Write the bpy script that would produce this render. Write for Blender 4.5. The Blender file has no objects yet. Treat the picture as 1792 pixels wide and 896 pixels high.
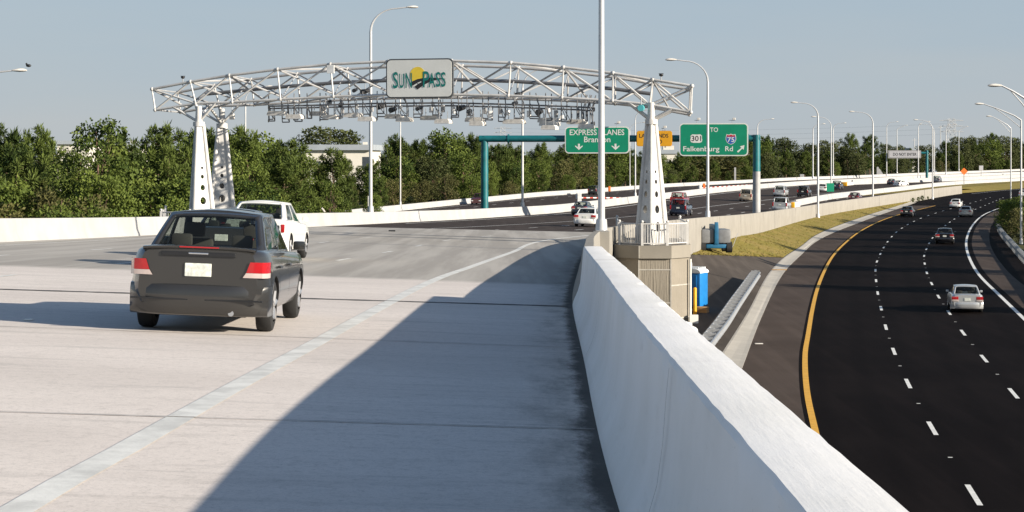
import bpy, bmesh, math, random
from mathutils import Vector, Matrix

# ------------------------------------------------------------------ camera, sky, sun, exposure
S = bpy.context.scene
COL = S.collection
CAMZ = 8.6            # camera height above the lower motorway (2.2 m above the bridge deck)
F = 3450.0            # focal length in photograph pixels (1792 wide)
CX, HZ = 896.0, 270.0 # principal column, horizon row
cam_d = bpy.data.cameras.new('camera')
cam_d.sensor_width = 36.0
cam_d.lens = F / 1792 * 36.0
cam_d.shift_y = -(448 - HZ) / 1792.0
cam_d.clip_start = 0.1
cam_d.clip_end = 9000
cam = bpy.data.objects.new('camera', cam_d)
cam.location = (0, 0, CAMZ)
cam.rotation_euler = (math.radians(90), 0, 0)
COL.objects.link(cam)
S.camera = cam

SUN_EL, SUN_AZ = 17.8, 116.0          # azimuth clockwise from the view direction
el, az = math.radians(SUN_EL), math.radians(SUN_AZ)
sdir = Vector((math.sin(az) * math.cos(el), math.cos(az) * math.cos(el), math.sin(el)))
W = bpy.data.worlds.new('World')
S.world = W
W.use_nodes = True
nt = W.node_tree
sky = nt.nodes.new('ShaderNodeTexSky')
sky.sky_type = 'NISHITA'
sky.sun_disc = False
sky.sun_elevation = el
sky.sun_rotation = az
sky.air_density = 1.0
sky.dust_density = 0.7
sky.ozone_density = 2.0
bgn = nt.nodes['Background']
# thin milky haze layer low over the horizon, clear blue higher up
tcw = nt.nodes.new('ShaderNodeTexCoord')
spw = nt.nodes.new('ShaderNodeSeparateXYZ'); nt.links.new(tcw.outputs['Generated'], spw.inputs[0])
mrw = nt.nodes.new('ShaderNodeMapRange'); mrw.interpolation_type = 'SMOOTHSTEP'
nt.links.new(spw.outputs['Z'], mrw.inputs[0])
for i_, v_ in ((1, .04), (2, .55), (3, .93), (4, .0)): mrw.inputs[i_].default_value = v_
mxw = nt.nodes.new('ShaderNodeMix'); mxw.data_type = 'RGBA'
nt.links.new(mrw.outputs[0], mxw.inputs[0]); nt.links.new(sky.outputs[0], mxw.inputs[6])
hzw = nt.nodes.new('ShaderNodeMix'); hzw.data_type = 'RGBA'
hz2 = nt.nodes.new('ShaderNodeMapRange'); nt.links.new(spw.outputs['Z'], hz2.inputs[0])
hz2.inputs[1].default_value = 0; hz2.inputs[2].default_value = .09
nzw = nt.nodes.new('ShaderNodeTexNoise'); nzw.inputs['Scale'].default_value = 5; nzw.inputs['Detail'].default_value = 5
mpw = nt.nodes.new('ShaderNodeMapping'); mpw.inputs['Scale'].default_value = (1, 1, 7)
nt.links.new(tcw.outputs['Generated'], mpw.inputs[0]); nt.links.new(mpw.outputs[0], nzw.inputs['Vector'])
adw = nt.nodes.new('ShaderNodeMath'); adw.operation = 'MULTIPLY_ADD'; adw.inputs[1].default_value = .9
nt.links.new(nzw.outputs['Fac'], adw.inputs[0]); nt.links.new(hz2.outputs[0], adw.inputs[2])
sbw = nt.nodes.new('ShaderNodeMath'); sbw.operation = 'SUBTRACT'; sbw.inputs[1].default_value = .45; sbw.use_clamp = True
nt.links.new(adw.outputs[0], sbw.inputs[0])
nt.links.new(sbw.outputs[0], hzw.inputs[0])
hzw.inputs[6].default_value = (3.22, 3.52, 3.78, 1); hzw.inputs[7].default_value = (2.64, 3.30, 3.95, 1)
nt.links.new(hzw.outputs[2], mxw.inputs[7])
nt.links.new(mxw.outputs[2], bgn.inputs[0])
bgn.inputs[1].default_value = 0.074
sl = bpy.data.lights.new('sun', 'SUN')
sl.energy = 4.85
sl.angle = math.radians(0.55)
sl.color = (1.0, 0.90, 0.76)
so = bpy.data.objects.new('sun', sl)
so.rotation_euler = sdir.to_track_quat('Z', 'Y').to_euler()
so.location = (60, -20, 60)
COL.objects.link(so)
S.view_settings.view_transform = 'Standard'
S.view_settings.look = 'None'
S.view_settings.gamma = 1.0
S.view_settings.use_curve_mapping = False
S.view_settings.exposure = 1.0

rnd = random.Random(7)

# ------------------------------------------------------------------ materials
def nodes_of(name):
    m = bpy.data.materials.new(name)
    m.use_nodes = True
    t = m.node_tree
    return m, t, t.nodes['Principled BSDF']

def N(t, kind, **kw):
    n = t.nodes.new(kind)
    for k, v in kw.items():
        if k.startswith('i_'):
            n.inputs[k[2:].replace('_', ' ')].default_value = v
        else:
            setattr(n, k, v)
    return n

def c4(c): return (c[0], c[1], c[2], 1.0)

def mixc(t, fac, a, b, mode='MIX'):
    n = t.nodes.new('ShaderNodeMix')
    n.data_type = 'RGBA'
    n.blend_type = mode
    for s, v in ((n.inputs[0], fac), (n.inputs[6], a), (n.inputs[7], b)):
        if hasattr(v, 'is_output'): t.links.new(v, s)
        elif isinstance(v, (int, float)): s.default_value = v
        else: s.default_value = c4(v)
    return n.outputs[2]

def ramp(t, src, lo, hi, a=0.0, b=1.0):
    n = N(t, 'ShaderNodeMapRange', interpolation_type='SMOOTHSTEP')
    t.links.new(src, n.inputs[0])
    n.inputs[1].default_value = lo; n.inputs[2].default_value = hi
    n.inputs[3].default_value = a; n.inputs[4].default_value = b
    return n.outputs[0]

def noise(t, scale, vec=None, detail=4, rough=0.6, stretch=None):
    tc = t.nodes.new('ShaderNodeTexCoord')
    src = vec or tc.outputs['Object']
    if stretch:
        mp = t.nodes.new('ShaderNodeMapping')
        mp.inputs['Scale'].default_value = stretch
        t.links.new(src, mp.inputs[0]); src = mp.outputs[0]
    n = N(t, 'ShaderNodeTexNoise')
    n.inputs['Scale'].default_value = scale
    n.inputs['Detail'].default_value = detail
    n.inputs['Roughness'].default_value = rough
    t.links.new(src, n.inputs['Vector'])
    return n.outputs['Fac']

def math_n(t, op, a, b):
    n = N(t, 'ShaderNodeMath', operation=op)
    for s, v in ((n.inputs[0], a), (n.inputs[1], b)):
        if hasattr(v, 'is_output'): t.links.new(v, s)
        else: s.default_value = v
    return n.outputs[0]

def bump(t, bs, height, strength=0.3, dist=0.02):
    n = N(t, 'ShaderNodeBump')
    n.inputs['Strength'].default_value = strength
    n.inputs['Distance'].default_value = dist
    t.links.new(height, n.inputs['Height'])
    t.links.new(n.outputs[0], bs.inputs['Normal'])

_mc = {}
def mat(name, col, rough=0.6, metal=0.0, var=0.12, scale=3.0, spec=0.5, coat=0.0, bmp=0.0, stretch=None):
    if name in _mc: return _mc[name]
    m, t, bs = nodes_of(name)
    nz = noise(t, scale, stretch=stretch)
    a = [max(0, c * (1 - var)) for c in col]; b = [min(1, c * (1 + var)) for c in col]
    t.links.new(mixc(t, ramp(t, nz, 0.3, 0.7), a, b), bs.inputs['Base Color'])
    bs.inputs['Roughness'].default_value = rough
    bs.inputs['Metallic'].default_value = metal
    bs.inputs['Specular IOR Level'].default_value = spec
    if coat:
        bs.inputs['Coat Weight'].default_value = coat
        bs.inputs['Coat Roughness'].default_value = 0.06
    if bmp: bump(t, bs, noise(t, scale * 12), bmp, 0.01)
    _mc[name] = m
    return m

def m_deck():
    m, t, bs = nodes_of('bridge concrete')
    geo = t.nodes.new('ShaderNodeNewGeometry')
    sep = t.nodes.new('ShaderNodeSeparateXYZ'); t.links.new(geo.outputs['Position'], sep.inputs[0])
    lat = N(t, 'ShaderNodeAttribute', attribute_name='lateral').outputs['Fac']
    big = noise(t, 0.22, stretch=(0.5, 1, 1))
    streak = noise(t, 1.0, stretch=(0.35, 3.2, 1), detail=5)
    fine = noise(t, 26, detail=3)
    grit = noise(t, 70, detail=2)
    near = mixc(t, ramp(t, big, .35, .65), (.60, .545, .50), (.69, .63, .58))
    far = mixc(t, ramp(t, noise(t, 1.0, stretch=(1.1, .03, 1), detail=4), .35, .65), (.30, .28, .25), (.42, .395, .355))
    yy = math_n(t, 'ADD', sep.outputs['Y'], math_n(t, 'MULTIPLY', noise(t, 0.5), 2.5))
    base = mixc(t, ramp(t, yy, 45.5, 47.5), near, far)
    base = mixc(t, ramp(t, streak, .52, .72, 0, .32), base, (.30, .285, .265))
    base = mixc(t, ramp(t, fine, .45, .7, 0, .25), base, (.36, .34, .32))
    base = mixc(t, ramp(t, grit, .54, .72, 0, .4), base, (.27, .25, .235))
    base = mixc(t, ramp(t, noise(t, 8, detail=6, rough=.8), .48, .70, 0, .42), base, (.36, .33, .30))
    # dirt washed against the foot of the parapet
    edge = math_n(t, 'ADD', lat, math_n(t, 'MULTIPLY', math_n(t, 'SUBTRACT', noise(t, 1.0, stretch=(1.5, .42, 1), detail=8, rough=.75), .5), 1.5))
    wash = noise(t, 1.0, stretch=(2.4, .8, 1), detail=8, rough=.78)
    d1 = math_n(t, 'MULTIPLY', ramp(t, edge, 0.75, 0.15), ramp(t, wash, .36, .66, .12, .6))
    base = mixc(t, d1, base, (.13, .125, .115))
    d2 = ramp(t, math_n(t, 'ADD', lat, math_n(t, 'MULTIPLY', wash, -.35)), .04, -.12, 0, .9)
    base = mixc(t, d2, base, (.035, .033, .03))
    t.links.new(base, bs.inputs['Base Color'])
    bs.inputs['Roughness'].default_value = .85
    bs.inputs['Specular IOR Level'].default_value = .25
    bump(t, bs, noise(t, 1.0, stretch=(2.0, 40, 1), detail=3), .35, .01)
    return m

def m_asphalt(name, a, b, track=True, spec=.06):
    m, t, bs = nodes_of(name)
    big = noise(t, .12)
    fine = noise(t, 22, detail=3)
    lane = N(t, 'ShaderNodeAttribute', attribute_name='lane').outputs['Fac']
    base = mixc(t, ramp(t, big, .35, .65), a, b)
    base = mixc(t, ramp(t, fine, .45, .75, 0, .35), base, [c * 1.5 for c in b])
    base = mixc(t, ramp(t, noise(t, 1.0, stretch=(1.3, .035, 1), detail=5), .45, .7, 0, .5), base, [c * 1.45 for c in b])
    base = mixc(t, ramp(t, noise(t, 1.0, stretch=(.35, .09, 1), detail=6, rough=.7), .56, .72, 0, .45), base, [c * .6 for c in a])
    if track:
        wv = N(t, 'ShaderNodeMath', operation='SINE')
        t.links.new(math_n(t, 'MULTIPLY', lane, 2 * math.pi * 2), wv.inputs[0])
        base = mixc(t, ramp(t, wv.outputs[0], 0, 1, 0, .35), base, [c * .72 for c in a])
    t.links.new(base, bs.inputs['Base Color'])
    bs.inputs['Roughness'].default_value = .82
    bs.inputs['Specular IOR Level'].default_value = spec
    bump(t, bs, fine, .2, .01)
    return m

def m_barrier(name, col, stain=(.22, .20, .17), amt=.5):
    m, t, bs = nodes_of(name)
    big = noise(t, .6)
    drip = noise(t, 1.0, stretch=(1.6, 1.6, .22), detail=6, rough=.7)
    fine = noise(t, 18)
    base = mixc(t, ramp(t, big, .3, .7), [c * .92 for c in col], [min(1, c * 1.06) for c in col])
    base = mixc(t, ramp(t, drip, .54, .78, 0, amt), base, stain)
    base = mixc(t, ramp(t, fine, .5, .8, 0, .2), base, [c * .7 for c in col])
    t.links.new(base, bs.inputs['Base Color'])
    bs.inputs['Roughness'].default_value = .8
    bs.inputs['Specular IOR Level'].default_value = .3
    bump(t, bs, fine, .25, .015)
    return m

def m_paintwall():
    m, t, bs = nodes_of('white wall paint')
    big = noise(t, .9)
    brush = noise(t, 1.0, stretch=(16, 1.2, 6), detail=5)
    pit = noise(t, 30, detail=2)
    base = mixc(t, ramp(t, big, .3, .7), (.74, .73, .70), (.80, .79, .77))
    base = mixc(t, ramp(t, brush, .58, .75, 0, .25), base, (.58, .56, .53))
    base = mixc(t, ramp(t, pit, .70, .78, 0, .5), base, (.42, .41, .39))
    rub = noise(t, 1.0, stretch=(1, 1.1, 2.5), detail=6, rough=.7)
    base = mixc(t, ramp(t, rub, .60, .8, 0, .35), base, (.45, .44, .42))
    t.links.new(base, bs.inputs['Base Color'])
    bs.inputs['Roughness'].default_value = .7
    bs.inputs['Specular IOR Level'].default_value = .3
    bump(t, bs, math_n(t, 'ADD', brush, math_n(t, 'MULTIPLY', pit, .3)), .3, .008)
    return m

def m_grass(name, a, b, c):
    m, t, bs = nodes_of(name)
    big = noise(t, .25, detail=5)
    mid = noise(t, 1.6, detail=5)
    fine = noise(t, 14, detail=4, rough=.75)
    base = mixc(t, ramp(t, big, .38, .62), a, b)
    base = mixc(t, ramp(t, mid, .48, .68, 0, .7), base, c)
    base = mixc(t, ramp(t, fine, .4, .7, 0, .5), base, [x * .65 for x in a])
    t.links.new(base, bs.inputs['Base Color'])
    bs.inputs['Roughness'].default_value = .95
    bs.inputs['Specular IOR Level'].default_value = .1
    bump(t, bs, fine, .5, .04)
    return m

def m_leaf(name, dark, light, dry, dryamt):
    m, t, bs = nodes_of(name)
    tint = N(t, 'ShaderNodeAttribute', attribute_name='tint').outputs['Fac']
    oi = t.nodes.new('ShaderNodeObjectInfo')
    base = mixc(t, tint, dark, light)
    base = mixc(t, ramp(t, oi.outputs['Random'], .1, .95, 0, .55), base, [x * 1.2 for x in light])
    nz = noise(t, .45)
    base = mixc(t, ramp(t, nz, .55, .75, 0, dryamt), base, dry)
    t.links.new(base, bs.inputs['Base Color'])
    bs.inputs['Roughness'].default_value = .7
    bs.inputs['Specular IOR Level'].default_value = .2
    tr = N(t, 'ShaderNodeBsdfTranslucent')
    t.links.new(base, tr.inputs[0])
    mx = N(t, 'ShaderNodeMixShader'); mx.inputs[0].default_value = .15
    t.links.new(bs.outputs[0], mx.inputs[1]); t.links.new(tr.outputs[0], mx.inputs[2])
    t.links.new(mx.outputs[0], t.nodes['Material Output'].inputs[0])
    return m

def m_glass(name, tint, clear=.4):
    m, t, bs = nodes_of(name)
    bs.inputs['Base Color'].default_value = c4((.012, .014, .016))
    bs.inputs['Roughness'].default_value = .03
    bs.inputs['Specular IOR Level'].default_value = .6
    tr = N(t, 'ShaderNodeBsdfTransparent'); tr.inputs[0].default_value = c4(tint)
    mx = N(t, 'ShaderNodeMixShader')
    fr = N(t, 'ShaderNodeFresnel')
    gb = t.nodes.new('ShaderNodeNewGeometry')
    t.links.new(math_n(t, 'SUBTRACT', 1.45, math_n(t, 'MULTIPLY', gb.outputs['Backfacing'], .76)), fr.inputs[0])
    k = math_n(t, 'SUBTRACT', clear, fr.outputs[0])
    cl = N(t, 'ShaderNodeClamp'); t.links.new(k, cl.inputs[0])
    t.links.new(cl.outputs[0], mx.inputs[0])
    t.links.new(bs.outputs[0], mx.inputs[1]); t.links.new(tr.outputs[0], mx.inputs[2])
    t.links.new(mx.outputs[0], t.nodes['Material Output'].inputs[0])
    return m

M_DECK = m_deck()
M_ASPH_UP = m_asphalt('upper asphalt', (.046, .036, .031), (.058, .046, .040))
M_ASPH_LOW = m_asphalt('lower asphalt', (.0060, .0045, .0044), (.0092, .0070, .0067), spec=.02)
M_ASPH_PAD = m_asphalt('old asphalt', (.062, .053, .046), (.082, .070, .061), track=False)
M_SHOULDER = m_asphalt('shoulder asphalt', (.056, .042, .034), (.074, .057, .047), track=False)
M_BARR = m_barrier('barrier concrete', (.36, .36, .355), amt=.28)
M_BARR_RAW = m_barrier('raw barrier concrete', (.255, .24, .212), amt=.4)
M_PIER = m_barrier('pier concrete', (.235, .215, .18), amt=.4)
M_GUTTER = m_barrier('gutter concrete', (.40, .375, .33), amt=.4)
M_WALLPAINT = m_paintwall()
M_GRASS = m_grass('median grass', (.20, .165, .042), (.25, .19, .065), (.155, .150, .035))
M_GROUND = m_grass('rough ground', (.06, .075, .02), (.10, .08, .04), (.05, .07, .02))
M_WHITE = mat('road paint white', (.66, .66, .63), .7, var=.12, scale=4)
M_EDGE = mat('worn edge line paint', (.60, .60, .57), .75, var=.16, scale=2.5, bmp=.2)
M_YELLOW = mat('road paint yellow', (.62, .33, .03), .7, var=.12, scale=3)
M_JOINT = mat('joint rubber', (.03, .03, .03), .9, var=.5, scale=6)
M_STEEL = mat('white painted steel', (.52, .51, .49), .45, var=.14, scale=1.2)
M_STEELSH = mat('grey and shaded steel', (.33, .33, .33), .5, var=.1, scale=1.5)  # grey posts and stems; on the gantry bracing, white steel with shade painted in
M_GALV = mat('galvanised steel', (.42, .43, .44), .42, metal=.55, var=.12, scale=3)
M_ALU = mat('lamp post aluminium', (.55, .55, .55), .38, metal=.35, var=.08, scale=1.0)
M_TEAL = mat('teal painted steel', (.006, .12, .135), .45, var=.15, scale=1.2)
M_SIGN_G = mat('sign green', (.0, .235, .125), .5, var=.07, scale=.8)
M_SIGN_Y = mat('sign yellow', (.72, .34, .01), .5, var=.07, scale=.8)
M_SIGN_W = mat('sign white', (.70, .70, .66), .5, var=.04, scale=.8)
M_SIGN_GREY = mat('sign grey', (.45, .45, .46), .5, var=.05, scale=.8)
M_INK = mat('sign ink', (.02, .02, .022), .5)
M_FRAMEDK = mat('dark sign frame', (.06, .065, .07), .5)
M_LOGO_T = mat('logo teal', (.0, .17, .145), .5, var=.03)
M_LOGO_Y = mat('logo yellow', (.80, .58, .05), .5, var=.05)
M_BLUE = mat('shield blue', (.02, .10, .38), .5)
M_RED = mat('shield red', (.5, .03, .03), .5)
M_BLACK = mat('black plastic', (.012, .012, .013), .5, var=.3)
M_GREYBOX = mat('grey equipment', (.33, .33, .33), .5, var=.2)
M_WHITEBOX = mat('white equipment', (.72, .72, .70), .5)
M_PANEL = mat('aged white panel', (.58, .55, .50), .55, var=.2)
M_ORANGE = mat('orange plastic', (.75, .16, .02), .55)
M_TOILET = mat('blue plastic', (.005, .15, .42), .45, var=.12)
M_TOILETROOF = mat('translucent white plastic', (.70, .72, .72), .5)
M_BOLLARD = mat('yellow bollard paint', (.72, .36, .01), .5)
M_WOOD = mat('plywood', (.42, .25, .10), .7, var=.25)
M_LIFT = mat('lift blue', (.008, .10, .20), .5)
M_TYRE = mat('tyre rubber', (.013, .013, .013), .85, var=.3)
M_RIM = mat('alloy rim', (.42, .42, .43), .3, metal=.7)
M_TRIM = mat('car trim black', (.012, .012, .013), .45)
M_SEAT = mat('seat cloth', (.06, .055, .05), .9)
M_TAIL = mat('tail lamp red', (.34, .008, .010), .18, coat=.6)
M_CLEAR = mat('reversing lamp white', (.46, .38, .35), .2, coat=.5)
M_PLATE = mat('licence plate', (.62, .64, .58), .4, var=.25, scale=14)
M_CHROME = mat('chrome', (.7, .7, .7), .15, metal=.95)
M_HEAD = mat('headlamp', (.85, .85, .82), .15, coat=.6)
M_CYAN = mat('cyan lamp lens', (.10, .50, .52), .3)
M_BARK = mat('pine bark', (.14, .09, .06), .9, var=.3, scale=5)
M_PINE = m_leaf('pine needles', (.018, .036, .008), (.098, .130, .026), (.11, .07, .02), .3)
M_BROAD = m_leaf('broad leaves', (.022, .046, .008), (.118, .152, .028), (.13, .10, .022), .25)
M_SCRUB = m_leaf('dry scrub leaves', (.045, .05, .016), (.11, .105, .035), (.15, .10, .05), .5)
M_OAK = m_leaf('dull oak leaves', (.022, .034, .010), (.086, .098, .032), (.09, .06, .03), .4)
M_GLASS = m_glass('car glass', (.80, .85, .82), .8)
M_GLASSDK = m_glass('dark car glass', (.35, .38, .38), .18)
M_BUILD = mat('pale building wall', (.62, .59, .52), .8, var=.05, scale=.1)
M_ROOFMETAL = mat('grey metal roof', (.30, .33, .36), .5, var=.08, scale=.2)
M_WINDOW = mat('building window', (.05, .06, .07), .2)
M_PYLON = mat('pylon lattice', (.45, .46, .47), .6)
M_WIRE = mat('power cable', (.30, .31, .32), .6)

# ------------------------------------------------------------------ mesh helpers
class MB:
    def __init__(s): s.v, s.f, s.m, s.t = [], [], [], []
    def add(s, vs, fs, mi=0, tint=None):
        o = len(s.v)
        s.v += [tuple(p) for p in vs]
        for f in fs:
            s.f.append(tuple(i + o for i in f)); s.m.append(mi)
            if tint is not None: s.t.append(tint)
        return s
    def box(s, x0, x1, y0, y1, z0, z1, mi=0):
        vs = [(x, y, z) for z in (z0, z1) for y in (y0, y1) for x in (x0, x1)]
        return s.add(vs, [(0, 2, 3, 1), (4, 5, 7, 6), (0, 1, 5, 4), (2, 6, 7, 3), (0, 4, 6, 2), (1, 3, 7, 5)], mi)
    def bevbox(s, x0, x1, y0, y1, z0, z1, b=.03, mi=0):
        bm = bmesh.new()
        bmesh.ops.create_cube(bm, size=1)
        for v in bm.verts:
            v.co = Vector(((x0 + x1) / 2 + v.co.x * (x1 - x0), (y0 + y1) / 2 + v.co.y * (y1 - y0), (z0 + z1) / 2 + v.co.z * (z1 - z0)))
        bmesh.ops.bevel(bm, geom=bm.edges[:], offset=b, segments=2, profile=.6, affect='EDGES')
        bm.verts.index_update()
        s.add([v.co.copy() for v in bm.verts], [tuple(v.index for v in f.verts) for f in bm.faces], mi)
        bm.free(); return s
    def tube(s, a, b, r0, r1=None, n=8, mi=0, cap=True):
        a, b = Vector(a), Vector(b)
        r1 = r0 if r1 is None else r1
        d = (b - a)
        if d.length < 1e-6: return s
        q = d.to_track_quat('Z', 'Y')
        vs = []
        for p, r in ((a, r0), (b, r1)):
            for i in range(n):
                an = 2 * math.pi * i / n
                vs.append(p + q @ Vector((r * math.cos(an), r * math.sin(an), 0)))
        fs = [(i, (i + 1) % n, n + (i + 1) % n, n + i) for i in range(n)]
        if cap: fs += [tuple(range(n - 1, -1, -1)), tuple(range(n, 2 * n))]
        return s.add(vs, fs, mi)
    def path(s, pts, rs, n=8, mi=0):
        pts = [Vector(p) for p in pts]
        if not isinstance(rs, (list, tuple)): rs = [rs] * len(pts)
        rings = []
        up = Vector((0.013, 0.017, 1))
        for i, p in enumerate(pts):
            d = (pts[min(i + 1, len(pts) - 1)] - pts[max(i - 1, 0)]).normalized()
            if i == 0:
                u = d.orthogonal().normalized()
            else:
                u = (u - d * u.dot(d)).normalized()
            w = d.cross(u)
            rings.append([p + (u * math.cos(2 * math.pi * k / n) + w * math.sin(2 * math.pi * k / n)) * rs[i] for k in range(n)])
        vs = [q for r in rings for q in r]
        fs = []
        for i in range(len(pts) - 1):
            for k in range(n):
                fs.append((i * n + k, i * n + (k + 1) % n, (i + 1) * n + (k + 1) % n, (i + 1) * n + k))
        fs += [tuple(range(n - 1, -1, -1)), tuple(range((len(pts) - 1) * n, len(pts) * n))]
        return s.add(vs, fs, mi)
    def ball(s, c, rx, ry=None, rz=None, nu=10, nv=6, mi=0):
        ry = rx if ry is None else ry; rz = rx if rz is None else rz
        vs = [(c[0], c[1], c[2] - rz)]
        for j in range(1, nv):
            ph = -math.pi / 2 + math.pi * j / nv
            for i in range(nu):
                th = 2 * math.pi * i / nu
                vs.append((c[0] + rx * math.cos(ph) * math.cos(th), c[1] + ry * math.cos(ph) * math.sin(th), c[2] + rz * math.sin(ph)))
        vs.append((c[0], c[1], c[2] + rz))
        fs = [(0, 1 + (i + 1) % nu, 1 + i) for i in range(nu)]
        for j in range(nv - 2):
            for i in range(nu):
                a = 1 + j * nu
                fs.append((a + i, a + (i + 1) % nu, a + nu + (i + 1) % nu, a + nu + i))
        a = 1 + (nv - 2) * nu
        fs += [(a + i, a + (i + 1) % nu, len(vs) - 1) for i in range(nu)]
        return s.add(vs, fs, mi)
    def prism(s, poly, y0, y1, mi=0):
        """polygon in x,z extruded along y (y0 is the front)"""
        n = len(poly)
        vs = [(p[0], y0, p[1]) for p in poly] + [(p[0], y1, p[1]) for p in poly]
        fs = [tuple(range(n)), tuple(range(2 * n - 1, n - 1, -1))]
        fs += [(i, n + i, n + (i + 1) % n, (i + 1) % n) for i in range(n)]
        return s.add(vs, fs, mi)
    def grid(s, rows, mi=0):
        """rows of equal length point lists"""
        n = len(rows[0])
        vs = [p for r in rows for p in r]
        fs = [(i * n + k, i * n + k + 1, (i + 1) * n + k + 1, (i + 1) * n + k) for i in range(len(rows) - 1) for k in range(n - 1)]
        return s.add(vs, fs, mi)
    def mesh(s, name, mats, smooth=None):
        me = bpy.data.meshes.new(name)
        me.from_pydata(s.v, [], s.f)
        for m in (mats if isinstance(mats, (list, tuple)) else [mats]): me.materials.append(m)
        me.polygons.foreach_set('material_index', s.m)
        if s.t:
            at = me.attributes.new('tint', 'FLOAT', 'FACE')
            at.data.foreach_set('value', s.t)
        if smooth is not None:
            me.polygons.foreach_set('use_smooth', [True] * len(me.polygons))
            if smooth < 179: me.set_sharp_from_angle(angle=math.radians(smooth))
        me.update()
        return me
    def build(s, name, mats, parent=None, smooth=None, recalc=False):
        me = s.mesh(name, mats, smooth)
        if recalc:
            bm = bmesh.new(); bm.from_mesh(me); bmesh.ops.recalc_face_normals(bm, faces=bm.faces); bm.to_mesh(me); bm.free()
        o = bpy.data.objects.new(name, me)
        COL.objects.link(o)
        if parent: o.parent = parent
        return o

def tag(o, label, cat, group=None):
    o['label'] = label; o['category'] = cat
    if group: o['group'] = group
    return o
def thing(name, label, cat, loc=(0, 0, 0), rz=0.0, group=None):
    o = bpy.data.objects.new(name, None)
    o.empty_display_size = .3
    COL.objects.link(o)
    o.location = loc; o.rotation_euler = (0, 0, rz)
    return tag(o, label, cat, group)
def struct(o, kind='structure'):
    o['kind'] = kind; return o

# ------------------------------------------------------------------ measured curves
def pchip(xs, ys):
    n = len(xs)
    h = [xs[i + 1] - xs[i] for i in range(n - 1)]
    d = [(ys[i + 1] - ys[i]) / h[i] for i in range(n - 1)]
    m = [d[0]] + [0 if d[i - 1] * d[i] <= 0 else 2 * d[i - 1] * d[i] / (d[i - 1] + d[i]) for i in range(1, n - 1)] + [d[-1]]
    def f(x):
        if x <= xs[0]: return ys[0] + m[0] * (x - xs[0])
        if x >= xs[-1]: return ys[-1] + m[-1] * (x - xs[-1])
        i = 0
        while x > xs[i + 1]: i += 1
        t = (x - xs[i]) / h[i]
        return ((1 + 2 * t) * (1 - t) ** 2 * ys[i] + t * (1 - t) ** 2 * h[i] * m[i] + t * t * (3 - 2 * t) * ys[i + 1] + t * t * (t - 1) * h[i] * m[i + 1])
    return f

def at(px, py, Y): return Vector(((px - CX) / F * Y, Y, CAMZ - (py - HZ) / F * Y))

# right edge (foot of the parapet) of the elevated road
_ry = [-25, -8, 4, 12, 24, 36, 55, 66, 80, 88, 100, 140, 190, 248, 305, 360, 430, 500, 600, 780]
XR = pchip(_ry, [.95, .80, .69, .66, .86, 1.1, 1.83, 2.3, 3.07, 3.6, 4.9, 12.4, 23.7, 38.2, 55.8, 73.3, 97.5, 127, 170, 255])
HR = pchip(_ry, [2.05, 2.1, 2.15, 2.2, 2.45, 2.75, 3.3, 3.62, 4.0, 4.2, 4.5, 5.4, 6.44, 7.1, 7.35, 7.53, 7.7, 7.75, 7.8, 7.8])
_ly = [-25, 24, 48, 72, 94, 126, 147, 189, 222, 262, 315, 375, 440, 500, 590, 665, 780]
XL = pchip(_ly, [-19.3, -19.2, -19.0, -18.7, -17.3, -13.0, -10.1, -1.5, 6.8, 16.9, 30.9, 47, 67.7, 87.5, 120, 155, 210])
HL = pchip(_ly, [1.3, 1.68, 2.4, 3.21, 3.86, 4.64, 5.18, 6.03, 6.4, 6.4, 6.35, 6.55, 6.7, 7.1, 7.3, 7.4, 7.5])
def deck_z(X, Y):
    xr, xl = XR(Y), XL(Y)
    t = (X - xr) / (xl - xr)
    return CAMZ - (HR(Y) + (HL(Y) - HR(Y)) * t)
def on_surf(px, py, zf, y0=8.0, y1=900.0):
    best = None
    Y = y0
    k = (px - CX) / F
    pv = None
    while Y < y1:
        e = (CAMZ - zf(k * Y, Y)) * F / Y - (py - HZ)
        if pv is not None and pv[1] > 0 >= e:
            a, b = pv[0], Y
            for _ in range(30):
                mid = (a + b) / 2
                if (CAMZ - zf(k * mid, mid)) * F / mid - (py - HZ) > 0: a = mid
                else: b = mid
            Y = (a + b) / 2
            return Vector((k * Y, Y, zf(k * Y, Y)))
        pv = (Y, e); Y += 1.0 + Y * .004
    return at(px, py, 300)
def deck_px(px, py): return on_surf(px, py, deck_z)
def deck_heading(X, Y):
    t = (X - XR(Y)) / (XL(Y) - XR(Y))
    fx = lambda y: XR(y) + (XL(y) - XR(y)) * t
    dx = (fx(Y + 4) - fx(Y - 4)) / 8
    return -math.atan(dx)
def low_px(px, py, z=0.0):
    Y = F * (CAMZ - z) / (py - HZ)
    return Vector(((px - CX) / F * Y, Y, z))
# middle wall between main road and exit ramp
_by = [265, 310, 340, 385, 490, 560, 700]
XB = pchip(_by, [38, 50.1, 59.5, 74, 111, 143, 208])
# far wall along the trees, left road
_fy = [180, 240, 308, 334, 373, 389, 470, 521, 567, 607, 671, 742, 833, 950]
XF = pchip(_fy, [-36, -23, -8.6, -2.6, 6.5, 11.7, 36.6, 59.5, 83, 106.3, 137, 173, 216, 275])
HF = pchip(_fy, [7.9, 7.9, 7.9, 7.9, 7.9, 7.9, 7.85, 7.7, 7.4, 7.3, 7.2, 7.1, 7.0, 6.8])
def left_z(X, Y): return CAMZ - HF(Y)
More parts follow.
